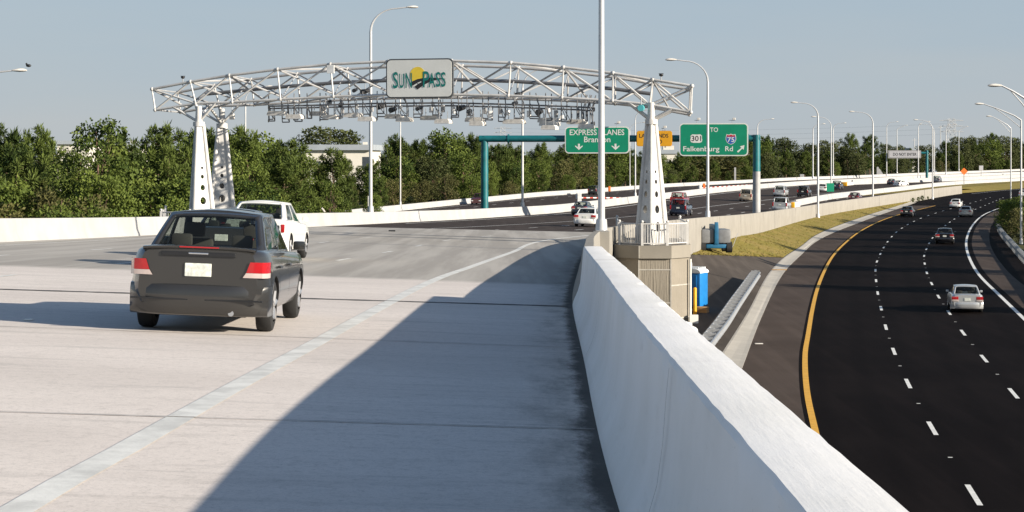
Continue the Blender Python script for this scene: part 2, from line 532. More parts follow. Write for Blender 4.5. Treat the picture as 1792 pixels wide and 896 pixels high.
# lower motorway lines (all on z = 0)
def curve_low(pts, ext=None):
    w = sorted([low_px(*p) for p in pts], key=lambda v: v.y)
    xs = [v.y for v in w]; ys = [v.x for v in w]
    return pchip(xs, ys)
XGR = curve_low([(1293, 660), (1333, 554.5), (1372, 477), (1400, 448), (1431.5, 420.7), (1507.6, 388), (1596, 357)])
XGL = curve_low([(1259, 629), (1307.5, 551), (1345, 481), (1372.7, 452), (1400, 434), (1428, 413), (1507.6, 381.5), (1590, 355.5)])
XYEL = curve_low([(1429, 765), (1413, 690), (1409, 620), (1414, 587), (1421, 545), (1430, 507), (1442, 476), (1457.4, 448.4), (1476.5, 427.6), (1507.6, 403.4), (1556, 381), (1640, 359)])
XD1 = curve_low([(1700, 860), (1631, 749), (1590, 673), (1564.7, 616), (1551.6, 577.5), (1543, 544), (1536.7, 517), (1533.6, 495), (1532, 477), (1533.6, 461), (1539, 448), (1545, 436), (1551.5, 425.6), (1559, 416), (1567, 407.6), (1598, 388), (1628, 376), (1690, 358)])
XD2 = curve_low([(1763, 676), (1719, 624), (1685.8, 583), (1663, 550.5), (1644, 522), (1632, 499.6), (1623, 480.6), (1618.7, 464), (1617, 449.8), (1623, 432), (1633, 415), (1648, 400), (1676, 380), (1725, 359)])
XRL = curve_low([(1791, 557), (1750, 517.6), (1715, 483), (1698, 455), (1691, 431), (1692.8, 413.8), (1703, 393), (1722, 375.7), (1760, 360)])

# ------------------------------------------------------------------ setting: ground, roads
def frange(a, b, s):
    out = []
    x = a
    while x < b - 1e-6: out.append(x); x += s
    out.append(b); return out
def ysteps(a, b):
    out = [a]
    while out[-1] < b:
        y = out[-1]
        out.append(min(b, y + max(1.5, min(8, .02 * abs(y) + 1))))
    return out
def ribbon(name, ys, fl, fr, zf, m, n=1, lift=0.0, attrs=None, kind='structure'):
    """sheet between two X(Y) curves; attrs = {name: f(X, Y)}"""
    mb = MB(); pts = []
    rows = []
    for y in ys:
        a, b = fl(y), fr(y)
        rows.append([(a + (b - a) * i / n, y, zf(a + (b - a) * i / n, y) + lift) for i in range(n + 1)])
    mb.grid(rows)
    o = mb.build(name, m, smooth=180)
    if attrs:
        for k, f in attrs.items():
            at_ = o.data.attributes.new(k, 'FLOAT', 'POINT')
            at_.data.foreach_set('value', [f(p[0], p[1]) for p in mb.v])
    if kind: o['kind'] = kind
    return o

zero = lambda X, Y: 0.0
g = MB(); g.add([(-4000, -300, -.12), (4000, -300, -.12), (4000, 8000, -.12), (-4000, 8000, -.12)], [(0, 1, 2, 3)])
struct(g.build('ground', M_GROUND))

JOINTY = lambda X: 127.0 - .10 * (X - XR(127))
LAT = lambda X, Y: XR(Y) - X
LANEU = lambda X, Y: (XR(Y) - 3.4 - X) / 4.1
# concrete bridge deck up to the asphalt, in sheared rows so that the edge runs across the road
def sheared(name, ua, ub, m, n, shear, fl, fr, attrs, lift=0.0, zf=deck_z):
    mb = MB(); rows = []
    for y in ysteps(ua, ub):
        row = []
        a0, b0 = fl(y), fr(y)
        for i in range(n + 1):
            x = a0 + (b0 - a0) * i / n
            yy = y - shear(y) * (x - b0)
            a, b = fl(yy), fr(yy)
            x = a + (b - a) * i / n
            row.append((x, yy, zf(x, yy) + lift))
        rows.append(row)
    mb.grid(rows)
    o = mb.build(name, m, smooth=180)
    for k, f in attrs.items():
        at_ = o.data.attributes.new(k, 'FLOAT', 'POINT')
        at_.data.foreach_set('value', [f(p[0], p[1]) for p in mb.v])
    o['kind'] = 'structure'
    return o
shear0 = lambda y: .10 * max(0, min(1, y / 120))
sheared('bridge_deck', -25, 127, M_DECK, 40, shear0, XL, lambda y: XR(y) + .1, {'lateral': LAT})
sheared('upper_road', 127, 431, M_ASPH_UP, 24, lambda y: .10 * max(0, min(1, (400 - y) / 60)), XL, lambda y: XR(y) + .1, {'lane': LANEU})
VR = lambda y: XB(y) + .6 + max(0, min(6.0, (y - 335) * .05))
ribbon('upper_road', ysteps(430.5, 780), XL, VR, deck_z, M_ASPH_UP, 16, 0, {'lane': LANEU})
zs0 = deck_z(VR(430.5), 430.5)
# ramp easing down to the motorway, and the verge bank beside it
mb = MB(); rows = []
for i in range(25):
    y = 431 + i * 2.5; f = max(0, 1 - i / 20); f = f * f * (3 - 2 * f)
    a, b = VR(y), XR(431) + (y - 431) * .36
    rows.append([(a + (b - a) * q / 6, y, .012 + (deck_z(a, y) - .012) * f) for q in range(7)])
mb.grid(rows); o = mb.build('exit_ramp', M_ASPH_UP, smooth=180); o['kind'] = 'structure'
ribbon('verge_slope', ysteps(431, 760), VR, lambda y: VR(y) + 2.5 + min(6, (y - 431) * .1), lambda X, Y: max(.03, deck_z(VR(Y), Y) * max(0, 1 - (X - VR(Y)) / (2.5 + min(6, (Y - 431) * .1)))), M_GRASS, 5, .02)
# joints across the deck
M_JOINTCONC = mat('toothed joint steel', (.12, .115, .11), .8, var=.9, scale=5)
LIFT = [.004]
def cross_strip(name, pts, wid, m, lift=None):
    LIFT[0] += .0012; lift = LIFT[0]
    mb = MB()
    for (x0, y0), (x1, y1) in zip(pts[:-1], pts[1:]):
        n = 120
        rows = [[], []]
        for i in range(n + 1):
            x = x0 + (x1 - x0) * i / n; y = y0 + (y1 - y0) * i / n
            w = wid * (.7 + .6 * rnd.random())
            rows[0].append((x, y - w / 2, deck_z(x, y - w / 2) + lift)); rows[1].append((x, y + w / 2, deck_z(x, y + w / 2) + lift))
        mb.grid(rows)
    o = mb.build(name, m); o['kind'] = 'structure'; return o
def deck_strip(name, p0, p1, wid, m):
    a, b = deck_px(*p0), deck_px(*p1)
    k = (b.y - a.y) / (b.x - a.x)
    xr = XR(b.y) - .02
    cross_strip(name, [(-19, a.y + k * (-19 - a.x)), (xr, a.y + k * (xr - a.x))], wid, m)
deck_strip('expansion_joint', (20, 507), (985, 536), .30, M_JOINTCONC)
deck_strip('expansion_joint', (20, 507), (985, 536), .13, M_JOINT)
M_SEAMDECK = mat('faint deck seam', (.33, .31, .285), .9, var=.3, scale=3)
M_CRACK = mat('hairline joint', (.16, .15, .14), .9, var=.5, scale=3)
deck_strip('deck_seam', (180, 578), (985, 608), .04, M_SEAMDECK)
deck_strip('deck_seam', (30, 722), (960, 750), .032, M_SEAMDECK)

# painted lines on the deck and the upper road
def line_ribbon(name, fx, ya, yb, wid, m, zf, lift=.006, dash=None, phase=0.0, kind='structure'):
    """line of given width along X = fx(Y); dash = (mark, cycle)"""
    mb = MB()
    ys = frange(ya, yb, .75 if yb - ya < 200 else 1.0)
    s = 0; pts = []
    for i, y in enumerate(ys):
        if i: s += math.hypot(y - ys[i - 1], fx(y) - fx(ys[i - 1]))
        dx = (fx(y + .5) - fx(y - .5)); l = math.hypot(dx, 1)
        nx, ny = 1 / l, -dx / l
        pts.append((s, fx(y), y, nx, ny))
    def lerp(sv):
        lo, hi = 0, len(pts) - 1
        while hi - lo > 1:
            mid = (lo + hi) // 2
            if pts[mid][0] <= sv: lo = mid
            else: hi = mid
        a, b = pts[lo], pts[hi]
        t = (sv - a[0]) / max(1e-6, b[0] - a[0])
        return [a[k] + (b[k] - a[k]) * t for k in range(1, 5)]
    def seg(s0, s1):
        n = max(1, int((s1 - s0) / 1.5))
        rows = []
        for i in range(n + 1):
            x, y, nx, ny = lerp(s0 + (s1 - s0) * i / n)
            row = []
            for q in (-.5, .5):
                X, Y = x + nx * wid * q, y + ny * wid * q
                row.append((X, Y, zf(X, Y) + lift))
            rows.append(row)
        mb.grid(rows)
    tot = pts[-1][0]
    if dash:
        sv = phase % dash[1] - dash[1]
        while sv < tot:
            a, b = max(0, sv), min(tot, sv + dash[0])
            if b > a + .1: seg(a, b)
            sv += dash[1]
    else: seg(0, tot)
    o = mb.build(name, m)
    if kind: o['kind'] = kind
    return o
def curve_deck(pts):
    w = sorted([deck_px(*p) for p in pts], key=lambda v: v.y)
    return pchip([v.y for v in w], [v.x for v in w])
e_pts = [(20, 896), (255, 766), (480, 640), (590, 580), (690, 525), (768, 487), (830, 465), (900, 440), (960, 420)]
we = sorted([deck_px(*p) for p in e_pts], key=lambda v: v.y)
offs = [XR(v.y) - v.x for v in we]
OE = pchip([v.y for v in we] + [140, 260, 420], offs + [2.6, 2.6, 2.6])
XE = lambda Y: XR(Y) - (OE(Y) if Y > we[0].y else offs[0])
line_ribbon('edge_line', XE, 2, 124, .23, M_EDGE, deck_z)
line_ribbon('edge_line', XE, 128, 258, .2, M_WHITE, deck_z)
# lane lines (offset from the edge line grows to the left)
LA = pchip([20, 60, 90, 130, 260, 430], [3.9, 4.2, 4.4, 4.2, 3.9, 3.9])
for k in (1, 2, 3):
    line_ribbon('lane_line', (lambda kk: lambda Y: XE(Y) - kk * LA(Y))(k), 30, 125, .15, M_EDGE, deck_z, dash=(3.05, 12.19), phase=3 + 2 * k)
    line_ribbon('lane_line', (lambda kk: lambda Y: XE(Y) - kk * LA(Y))(k), 129, 470, .16, M_WHITE, deck_z, dash=(3.05, 12.19) if k < 3 else None, phase=5 * k)
line_ribbon('edge_line', lambda Y: XL(Y) + 1.6, 30, 122, .14, M_EDGE, deck_z)
line_ribbon('edge_line', lambda Y: XL(Y) + 1.5, 150, 480, .2, M_WHITE, deck_z)
# exit ramp verge between the middle wall and the ramp
ribbon('verge_grass', ysteps(336, 760), lambda y: XB(y) + .5, VR, deck_z, M_GRASS, 4, lift=.05)

# lower motorway
XLL = lambda Y: XGR(Y)
XLR = lambda Y: XRL(Y) + 4.2
def lane_low(X, Y):
    a, b = XYEL(Y), XRL(Y)
    return 3 * (X - a) / (b - a)
XMRG = lambda Y: XGR(Y) if Y < 345 else XR(Y) - 14
ribbon('lower_road', ysteps(10, 420), XMRG, XLR, zero, M_ASPH_LOW, 30, 0, {'lane': lane_low})
ribbon('lower_road', ysteps(420, 640), lambda y: XR(min(y, 445)) + (y - 445) * .36 if y > 445 else XR(y) - 14, lambda y: XLR(420) + (y - 420) * .62 + 30, zero, M_ASPH_LOW, 10, 0.004, {'lane': lambda X, Y: 0})
ribbon('inner_shoulder', ysteps(10, 330), XGR, lambda y: XYEL(y) - .26, zero, M_SHOULDER, 4, .004)
ribbon('outer_shoulder', ysteps(10, 300), lambda y: XRL(y) + .55, lambda y: XRL(y) + 2.3, zero, M_SHOULDER, 4, .004)
line_ribbon('yellow_edge_line', XYEL, 20, 330, .22, M_YELLOW, zero, .008)
line_ribbon('white_edge_line', XRL, 70, 330, .22, M_WHITE, zero, .008)
def phase_for(fx, ya, px, py, mark=3.05):
    P = low_px(px, py); s = 0; y = ya
    while y < P.y: s += math.hypot(.5, fx(y + .5) - fx(y)); y += .5
    return s - mark / 2
line_ribbon('lane_line', XD1, 20, 400, .145, M_WHITE, zero, .008, (3.05, 12.19), phase_for(XD1, 20, 1564.7, 616))
line_ribbon('lane_line', XD2, 20, 400, .145, M_WHITE, zero, .008, (3.05, 12.19), phase_for(XD2, 20, 1685.8, 583))
line_ribbon('road_stud_row', XD1, 20, 260, .13, M_EDGE, zero, .012, (.14, 12.19), phase_for(XD1, 20, 1564.7, 616) + 7.6)
line_ribbon('road_stud_row', XD2, 20, 260, .13, M_EDGE, zero, .012, (.14, 12.19), phase_for(XD2, 20, 1685.8, 583) + 7.6)
def far_line(name, pts, wid, m):
    w = [low_px(*p) for p in pts]
    f = pchip([v.y for v in w], [v.x for v in w])
    return line_ribbon(name, f, w[0].y, w[-1].y, wid, m, zero, .014)
far_line('lane_line', [(1700, 339), (1745, 334.5), (1800, 330)], .2, M_WHITE)
# gutter with a raised lip on its outer side
mb = MB(); rows = []
for y in ysteps(10, 352):
    a, b = XGL(y), XGR(y)
    rows.append([(a - .02, y, -.05), (a, y, .105), (a + .10, y, .11), (a + .5, y, .05), (b - .2, y, .02), (b, y, .014), (b + .01, y, -.05)])
mb.grid(rows)
struct(mb.build('concrete_gutter', M_GUTTER))

# bank between the upper wall and the gutter
ZB = pchip([20, 97, 115, 130, 140, 165, 190, 244, 305, 360, 430], [.05, .1, .5, 1.3, 1.6, 1.55, 1.1, .8, .5, .2, .05])
def bank_z(X, Y):
    a, b = XR(Y) + .5, XGL(Y)
    s = max(0, min(1, (X - a) / max(.3, b - a)))
    return max(.02, ZB(Y) * (1 - s) + .10 * s)
def bank(name, t0, t1, n, m, lift=0.0):
    mb = MB(); rows = []
    for i in range(n + 1):
        row = []
        for k in range(11):
            s = k / 10
            y = t0(s) + (t1(s) - t0(s)) * i / n
            a, b = XR(y) + .3, max(XR(y) + .35, XGL(y) - .015)
            x = a + (b - a) * s
            row.append((x, y, bank_z(x, y) + lift))
        rows.append(row)
    mb.grid(rows)
    o = mb.build(name, m, smooth=180); o['kind'] = 'structure'; return o
yed = lambda s: 138 + 24 * s
bank('asphalt_pad', lambda s: 15, yed, 60, M_ASPH_PAD)
bank('grass_bank', yed, lambda s: 395, 110, M_GRASS, .03)
# short tufts that break the edge of the grass
tb = MB()
for i in range(4200):
    s = rnd.random(); y = yed(s) + (rnd.random() ** 2.2) * 215 - .25
    x = XR(y) + .55 + (XGL(y) - .1 - XR(y) - .55) * s
    z = bank_z(x, y) + .02
    h = .025 + .045 * rnd.random(); an = rnd.random() * 6.28; w = .05 + .06 * rnd.random()
    ca, sa = math.cos(an), math.sin(an)
    tb.add([(x - w * ca, y - w * sa, z), (x + w * ca, y + w * sa, z), (x + .05 * sa, y, z + h)], [(0, 1, 2)], tint=rnd.random())
struct(tb.build('grass_tufts', M_GRASS), 'stuff')['label'] = 'short dry grass tufts on the median bank'

# left road (beyond the second wall) and its far verge
ribbon('left_road', ysteps(120, 940), lambda y: XF(y) - .2, lambda y: min(XF(y) + 26, XL(y) - .4 if y < 780 else 1e9), left_z, M_ASPH_UP, 6, 0, {'lane': lambda X, Y: (X - XF(Y) - 2) / 3.7})
line_ribbon('lane_line', lambda y: XF(y) + 5.6, 200, 600, .17, M_WHITE, left_z, .01, (3.05, 12.19))
line_ribbon('edge_line', lambda y: XF(y) + 1.8, 240, 620, .17, M_WHITE, left_z, .01)

# ------------------------------------------------------------------ concrete walls
def sweep(path, side, section, m, name, parent=None, bottom=None, jitter=0.0, smooth=40):
    """section: (distance outward, height); bottom: absolute z of the last outer point"""
    rows = []
    for i, p in enumerate(path):
        a, b = path[max(0, i - 1)], path[min(len(path) - 1, i + 1)]
        dx, dy = b[0] - a[0], b[1] - a[1]; l = math.hypot(dx, dy)
        nx, ny = side * dy / l, -side * dx / l
        row = []
        for k, (d, h) in enumerate(section):
            j = jitter * (rnd.random() - .5) if 0 < k < len(section) - 1 else 0
            row.append((p[0] + nx * (d + j), p[1] + ny * (d + j), p[2] + h + j * .6))
        if bottom is not None:
            d = section[-1][0]
            row.append((p[0] + nx * d, p[1] + ny * d, bottom if not callable(bottom) else bottom(p)))
        rows.append(row)
    mb = MB(); mb.grid(rows)
    n = len(rows[0])
    mb.f.append(tuple(range(n))); mb.m.append(0)
    mb.f.append(tuple(range((len(rows) - 1) * n + n - 1, (len(rows) - 1) * n - 1, -1))); mb.m.append(0)
    return mb.build(name, m, parent, smooth)
JERS = lambda h, w: [(0, -.02), (.02, .08), (.12, .30), (.20, h - .02), (.22, h), (.20 + w, h), (.22 + w, h - .03), (.24 + w, -.25)]
p = [(XR(y), y, deck_z(XR(y), y)) for y in frange(-14, 36, .25)]
o = sweep(p, 1, [(0, -.02), (.015, .06), (.04, .12), (.10, .26), (.14, .40), (.17, .62), (.19, .9), (.205, 1.045), (.225, 1.068), (.31, 1.072), (.45, 1.072), (.535, 1.066), (.56, 1.04), (.575, .2), (.585, -1.6)], M_WALLPAINT, 'parapet_wall', jitter=.006, smooth=35)
tag(o, 'white brush painted concrete parapet wall running beside the near bridge deck', 'wall')
# casting seams of the parapet
for y in (10.6, 22.5):
    mb = MB(); rows = []
    for d, h in [(.028, .12), (.088, .26), (.128, .40), (.158, .62), (.178, .9), (.192, 1.04)]:
        rows.append([(XR(y) + d - .009, y - .006 + .05 * (1 - h), deck_z(XR(y), y) + h), (XR(y) + d - .009, y + .006 + .05 * (1 - h), deck_z(XR(y), y) + h)])
    mb.grid(rows)
    mb.build('casting_seam', M_CRACK, o)
mb = MB(); y = 27.0; zt = deck_z(XR(y), y) + 1.0765
mb.grid([[(XR(y) + .20 + .04 * i, y + .05 * math.sin(i * 1.3) * .4 - .012, zt), (XR(y) + .20 + .04 * i, y + .05 * math.sin(i * 1.3) * .4 + .012, zt)] for i in range(10)])
mb.build('top_crack', M_CRACK, o)
p = [(XR(y), y, deck_z(XR(y), y)) for y in ysteps(36.02, 431)]
o = sweep(p, 1, JERS(.85, .25), M_BARR_RAW, 'barrier_wall', bottom=lambda q: -.3)
tag(o, 'long concrete wall between the upper road and the grass bank, behind the boom lift', 'wall')
mb = MB()
for y in (112, 128, 141.5, 157, 172, 190, 205, 222, 240, 262, 290, 325, 360):
    x = XR(y) + .492; hd = deck_heading(XR(y), y)
    mb.box(x - .012, x + .006, y - .035, y + .035, bank_z(x, y) - .1, deck_z(XR(y), y) + .80)
mb.build('panel_joint', M_CRACK, o)
p = [(XL(y), y, deck_z(XL(y), y)) for y in ysteps(-25, 779)]
o = sweep(p, -1, JERS(.87, .25), M_BARR, 'barrier_wall', bottom=lambda q: -.3)
tag(o, 'pale concrete barrier along the left edge of the upper road, under the gantry left columns', 'wall')
p = [(XB(y), y, deck_z(XB(y), y)) for y in ysteps(268, 699)]
o = sweep(p, -1, [(0, -.05), (.02, .08), (.12, .3), (.20, .84), (.22, .85), (.42, .85), (.44, .84), (.52, .3), (.6, .08), (.62, -.05)], M_BARR, 'barrier_wall')
tag(o, 'pale concrete barrier starting at the crash cushion and dividing upper road from exit ramp', 'wall')
b2 = pchip([447, 493, 540, 645, 760], [76.8, 94.9, 118, 167.6, 222])
p = [(b2(y), y, deck_z(b2(y), y)) for y in ysteps(450, 755)]
o = sweep(p, -1, [(0, -.05), (.02, .08), (.12, .3), (.20, 1.06), (.22, 1.07), (.42, 1.07), (.44, 1.06), (.52, .3), (.6, .08), (.62, -.05)], M_BARR, 'barrier_wall')
tag(o, 'distant pale barrier wall beginning behind the white car, below the DO NOT ENTER sign', 'wall')
p = [(XF(y), y, left_z(0, y)) for y in ysteps(185, 945)]
o = sweep(p, -1, JERS(.82, .25), M_BARR, 'barrier_wall', bottom=lambda q: -.3)
tag(o, 'farthest pale concrete barrier along the foot of the tree belt', 'wall')

# ------------------------------------------------------------------ toll gantry
GR = Vector((6.85, 97.0, 0)); GL = Vector((-16.6, 104.5, 0))
GDIR = (GL - GR).normalized()                # along the gantry, right to left
GBACK = Vector((.42, 5.6, 0))                # front truss to back truss
GANG = math.atan2(-GDIR.y, -GDIR.x)          # rotation of a sign face that looks at the traffic
def gp(px, py, back=0.0):
    """point of the front truss plane seen at a pixel (back = metres behind it)"""
    R = GR + GBACK * (back / GBACK.length)
    k = (px - CX) / F
    t = (k * R.y - R.x) / (GDIR.x - k * GDIR.y)
    P = R + GDIR * t
    return Vector((P.x, P.y, CAMZ - (py - HZ) / F * P.y))
TOP = [(266, 156), (333, 143), (401, 132), (485.5, 121.5), (578, 112.5), (680, 107.5), (790, 106.5), (894, 110), (986, 118), (1072.6, 128), (1142, 139.5), (1211, 150.5)]
BOT = [(271.4, 192.5), (342.4, 181), (406.7, 179), (491, 174), (583.5, 169), (682, 166), (788, 165.5), (889.8, 167.5), (983.5, 171), (1072, 176.5), (1137, 183), (1209, 196.5)]
FT = [gp(*p) for p in TOP]; FB = [gp(*p) for p in BOT]
BT = [p + GBACK for p in FT]; BB = [p + GBACK for p in FB]
gz = deck_z(XR(97), 97)
toll = thing('toll_gantry', 'white tubular steel truss gantry arching over the elevated road', 'gantry', (GR.x, GR.y, 4.0))
def to_local(o, root):
    o.parent = root
    o.matrix_parent_inverse = Matrix.Translation(-root.location) if root.rotation_euler.z == 0 else root.matrix_basis.inverted()
def chord(pts, r=.07):
    mb = MB()
    for a, b in zip(pts[:-1], pts[1:]): mb.tube(a, b, r, n=8)
    for a in pts: mb.ball(a, r * 1.55, nu=8, nv=5)
    return mb
M_STEELBK = mat('shade greyed steel', (.40, .39, .375), .5, var=.15, scale=1.5)  # back truss: the same white steel, with its shade put into the colour
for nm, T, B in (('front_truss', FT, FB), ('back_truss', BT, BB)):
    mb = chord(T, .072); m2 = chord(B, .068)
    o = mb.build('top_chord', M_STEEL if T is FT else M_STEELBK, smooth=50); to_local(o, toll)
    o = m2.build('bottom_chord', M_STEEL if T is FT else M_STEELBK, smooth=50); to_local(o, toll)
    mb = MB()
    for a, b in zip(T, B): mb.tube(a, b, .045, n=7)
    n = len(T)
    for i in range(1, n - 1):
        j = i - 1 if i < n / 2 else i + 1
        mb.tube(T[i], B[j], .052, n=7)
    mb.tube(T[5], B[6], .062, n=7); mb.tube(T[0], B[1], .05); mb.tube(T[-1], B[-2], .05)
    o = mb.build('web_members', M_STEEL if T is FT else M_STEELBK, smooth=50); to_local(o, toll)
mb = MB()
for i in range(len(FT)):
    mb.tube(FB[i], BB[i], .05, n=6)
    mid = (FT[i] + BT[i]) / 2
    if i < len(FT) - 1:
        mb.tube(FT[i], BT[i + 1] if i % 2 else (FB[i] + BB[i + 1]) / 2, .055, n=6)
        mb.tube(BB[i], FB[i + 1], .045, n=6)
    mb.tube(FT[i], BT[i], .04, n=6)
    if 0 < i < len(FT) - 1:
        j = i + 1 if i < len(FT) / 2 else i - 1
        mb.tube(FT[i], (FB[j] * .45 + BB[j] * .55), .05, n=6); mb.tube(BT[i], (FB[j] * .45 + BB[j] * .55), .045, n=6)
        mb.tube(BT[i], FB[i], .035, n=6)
o = mb.build('cross_bracing', M_STEELSH, smooth=50); to_local(o, toll)  # bracing coloured darker as the shade side of the white steel
M_FRAMEGREY = mat('weathered grey steel', (.16, .16, .165), .5, metal=.3)
# maintenance beam through the middle of the box and hanging equipment frame
MID = [((a + b) / 2 + GBACK * .5) for a, b in zip(FT, FB)]
mb = MB()
for a, b in zip(MID[1:-2], MID[2:-1]):
    mb.tube(a + Vector((0, 0, .0)), b, .095, n=8)
o = mb.build('maintenance_beam', M_FRAMEGREY, smooth=50); to_local(o, toll)
def hang(px, py, frac):   # point at fraction frac (0 front .. 1 back) between the trusses
    return gp(px, py, 5.6 * frac)
mb = MB()
rowF = [hang(x, y, .3) for x, y in ((470, 186), (560, 184), (660, 181), (790, 180), (900, 183), (1010, 187), (1040, 189))]
rowB = [hang(x, y, .75) for x, y in ((470, 190), (560, 188), (660, 186), (790, 185), (900, 188), (1010, 192), (1040, 194))]
for R in (rowF, rowB):
    for a, b in zip(R[:-1], R[1:]):
        mb.tube(a, b, .05, n=6)
    for k in range(len(R) - 1):
        for q in (0, .25, .5, .75):
            a = R[k].lerp(R[k + 1], q); c = R[k].lerp(R[k + 1], q + rnd.uniform(.08, .17))
            dz = Vector((0, 0, rnd.uniform(.50, .80))); ey = Vector((0, rnd.uniform(-.5, .5), 0))
            mb.tube(a + Vector((0, 0, .65)), a + ey - dz, .028, n=5); mb.tube(c, c + ey - dz, .028, n=5)
            mb.tube(a + ey - dz, c + ey - dz, .034, n=5)
            mb.tube(a + Vector((0, 0, .1)), c + ey - dz, .02, n=5)
            if rnd.random() < .5: mb.tube(c, a + Vector((.3, 0, .62)), .03, n=5)
for a, b in zip(rowF, rowB):
    mb.tube(a, b, .04, n=6); mb.tube(a - Vector((0, 0, .72)), b - Vector((0, 0, .72)), .04, n=6)
o = mb.build('equipment_frame', M_FRAMEGREY, smooth=50); to_local(o, toll)

# columns: three tubes drawn together at a collar, perforated plates between them
def column(base, ztop, rot, lean=(0, 0)):
    H = ztop - base.z
    feet = [Vector((0, -.62, 0)), Vector((.72, .45, 0)), Vector((-.72, .45, 0))]
    tops = [f * .27 for f in feet]
    Rm = Matrix.Rotation(rot, 3, 'Z')
    feet = [base + Rm @ f for f in feet]; tops = [Vector((base.x, base.y, ztop)) + Rm @ f for f in tops]
    mb = MB()
    for f, t in zip(feet, tops): mb.tube(f, t, .15, .105, n=12)
    mb.tube(Vector((base.x, base.y, ztop - .12)), Vector((base.x, base.y, ztop + .12)), .31, n=16)
    mb.tube(Vector((base.x, base.y, ztop)), Vector((base.x, base.y, ztop + .95)), .20, .16, n=14)
    mb.box(base.x - .8, base.x + .8, base.y - .72, base.y + .6, base.z - .02, base.z + .05)
    root = mb.build('column', M_STEEL, smooth=40)
    to_local(root, toll)
    for i in range(3):
        a0, b0 = feet[i], feet[(i + 1) % 3]; a1, b1 = tops[i], tops[(i + 1) % 3]
        # plate with round holes, built row by row
        mbp = MB()
        nu, nv = 1, 1
        nrm = (b0 - a0).cross(a1 - a0).normalized()
        holes = [(.16, .21), (.30, .175), (.42, .135), (.52, .095), (.60, .065)]
        def P(u, v, s): return a0.lerp(a1, v).lerp(b0.lerp(b1, v), u) + nrm * s
        edges = [0.0] + [(holes[k][0] + holes[k + 1][0]) / 2 for k in range(4)] + [.66, .97]
        for s in (-.016, .016):
            for k in range(6):
                v0, v1 = edges[k], edges[k + 1]
                if k == 5:
                    mbp.add([P(0, v0, s), P(1, v0, s), P(1, v1, s), P(0, v1, s)], [(0, 1, 2, 3)])
                    continue
                vc, r = holes[k]
                w = (b0.lerp(b1, vc) - a0.lerp(a1, vc)).length
                n = 16; ring = []; outer = []
                for q in range(n):
                    an = 2 * math.pi * q / n + math.pi / n
                    ring.append(P(.5 + r * math.cos(an) / w, vc + r * 1.15 * math.sin(an) / H, s))
                    ca, sa = math.cos(an), math.sin(an); mx = max(abs(ca), abs(sa))
                    uu = .5 + .5 * ca / mx; vv = vc + ((v1 - vc) if sa > 0 else (vc - v0)) * sa / mx
                    outer.append(P(uu, vv, s))
                mbp.add(ring + outer, [(q, (q + 1) % n, n + (q + 1) % n, n + q) for q in range(n)])
                mbp.add([P(0, v0, s), P(0, v0, s).lerp(P(1, v0, s), .5), P(1, v0, s)], [])
        o = mbp.build('perforated_plate', M_STEEL)
        to_local(o, toll); 
    return root
ZC = 10.2
colb = [(GR + Vector((0, 0, 4.05)), -.10), (GR + GBACK + Vector((0, 0, 4.05)), .10 + math.pi),
        (Vector((GL.x, GL.y, 4.4)), -.30), (Vector((GL.x + .4, GL.y + 5.6, 4.4)), math.pi + .15)]
for b, r in colb: column(b, ZC, r)
for (b, r), (Bc, idx) in zip(colb, ((FB, 10), (BB, 10), (FB, 1), (BB, 1))):
    mb = MB(); top = Vector((b.x, b.y, ZC + .55))
    mb.tube(top, Bc[idx], .10, n=8)
    for j in (idx - 1, idx + 1):
        if 0 <= j < len(Bc): mb.tube(Vector((b.x, b.y, ZC + .1)), Bc[idx].lerp(Bc[j], .55), .07, n=8)
    oth = BB if Bc is FB else FB
    mb.tube(Vector((b.x, b.y, ZC + .1)), Bc[idx].lerp(oth[idx], .5), .07, n=8)
    o = mb.build('column_branches', M_STEEL, smooth=50); to_local(o, toll)

# toll sign on the front of the truss
def round_rect(x0, x1, z0, z1, r, n=6):
    pts = []
    for cx, cz, a0 in ((x1 - r, z0 + r, -90), (x1 - r, z1 - r, 0), (x0 + r, z1 - r, 90), (x0 + r, z0 + r, 180)):
        for i in range(n + 1):
            a = math.radians(a0 + 90 * i / n)
            pts.append((cx + r * math.cos(a), cz + r * math.sin(a)))
    return pts
_txt = {}
def text_polys(body):
    if body in _txt: return _txt[body]
    cu = bpy.data.curves.new('lettering', 'FONT')
    cu.body = body; cu.size = 1; cu.resolution_u = 3; cu.offset = .012
    ob = bpy.data.objects.new('lettering', cu)
    COL.objects.link(ob)
    dg = bpy.context.evaluated_depsgraph_get()
    me = bpy.data.meshes.new_from_object(ob.evaluated_get(dg))
    r = ([v.co.copy() for v in me.vertices], [tuple(p.vertices) for p in me.polygons])
    bpy.data.objects.remove(ob); bpy.data.curves.remove(cu); bpy.data.meshes.remove(me)
    _txt[body] = r; return r
def text_in(mb, body, x0, x1, z0, z1, y, mi=0):
    """lettering stretched to fill a box on a sign face (local x, z), at depth y"""
    vs, fs = text_polys(body)
    ax, bx = min(v.x for v in vs), max(v.x for v in vs)
    az_, bz = min(v.y for v in vs), max(v.y for v in vs)
    out = [(x0 + (v.x - ax) / (bx - ax) * (x1 - x0), y, z0 + (v.y - az_) / (bz - az_) * (z1 - z0)) for v in vs]
    mb.add(out, fs, mi)
c = gp(733.5, 137, -.35)
sgn = thing('toll_sign', 'white rounded SUNPASS sign with yellow sun on the front of the gantry', 'sign', c, GANG)
s = c.y / F
fx = lambda x: (x - 733.5) * s
fz = lambda y: (137 - y) * s
MB().prism(round_rect(fx(671.5), fx(796), fz(171.5), fz(102.5), 9 * s), 0, .16).build('frame', M_FRAMEDK, sgn)
MB().prism(round_rect(fx(673.6), fx(793.8), fz(169.3), fz(104.8), 7.5 * s), -.02, 0.0).build('face', M_SIGN_W, sgn)
zx = lambda x: fx(660 + x / 9.953)
zz = lambda y: fz(90 + y / 9.953)
mb = MB()
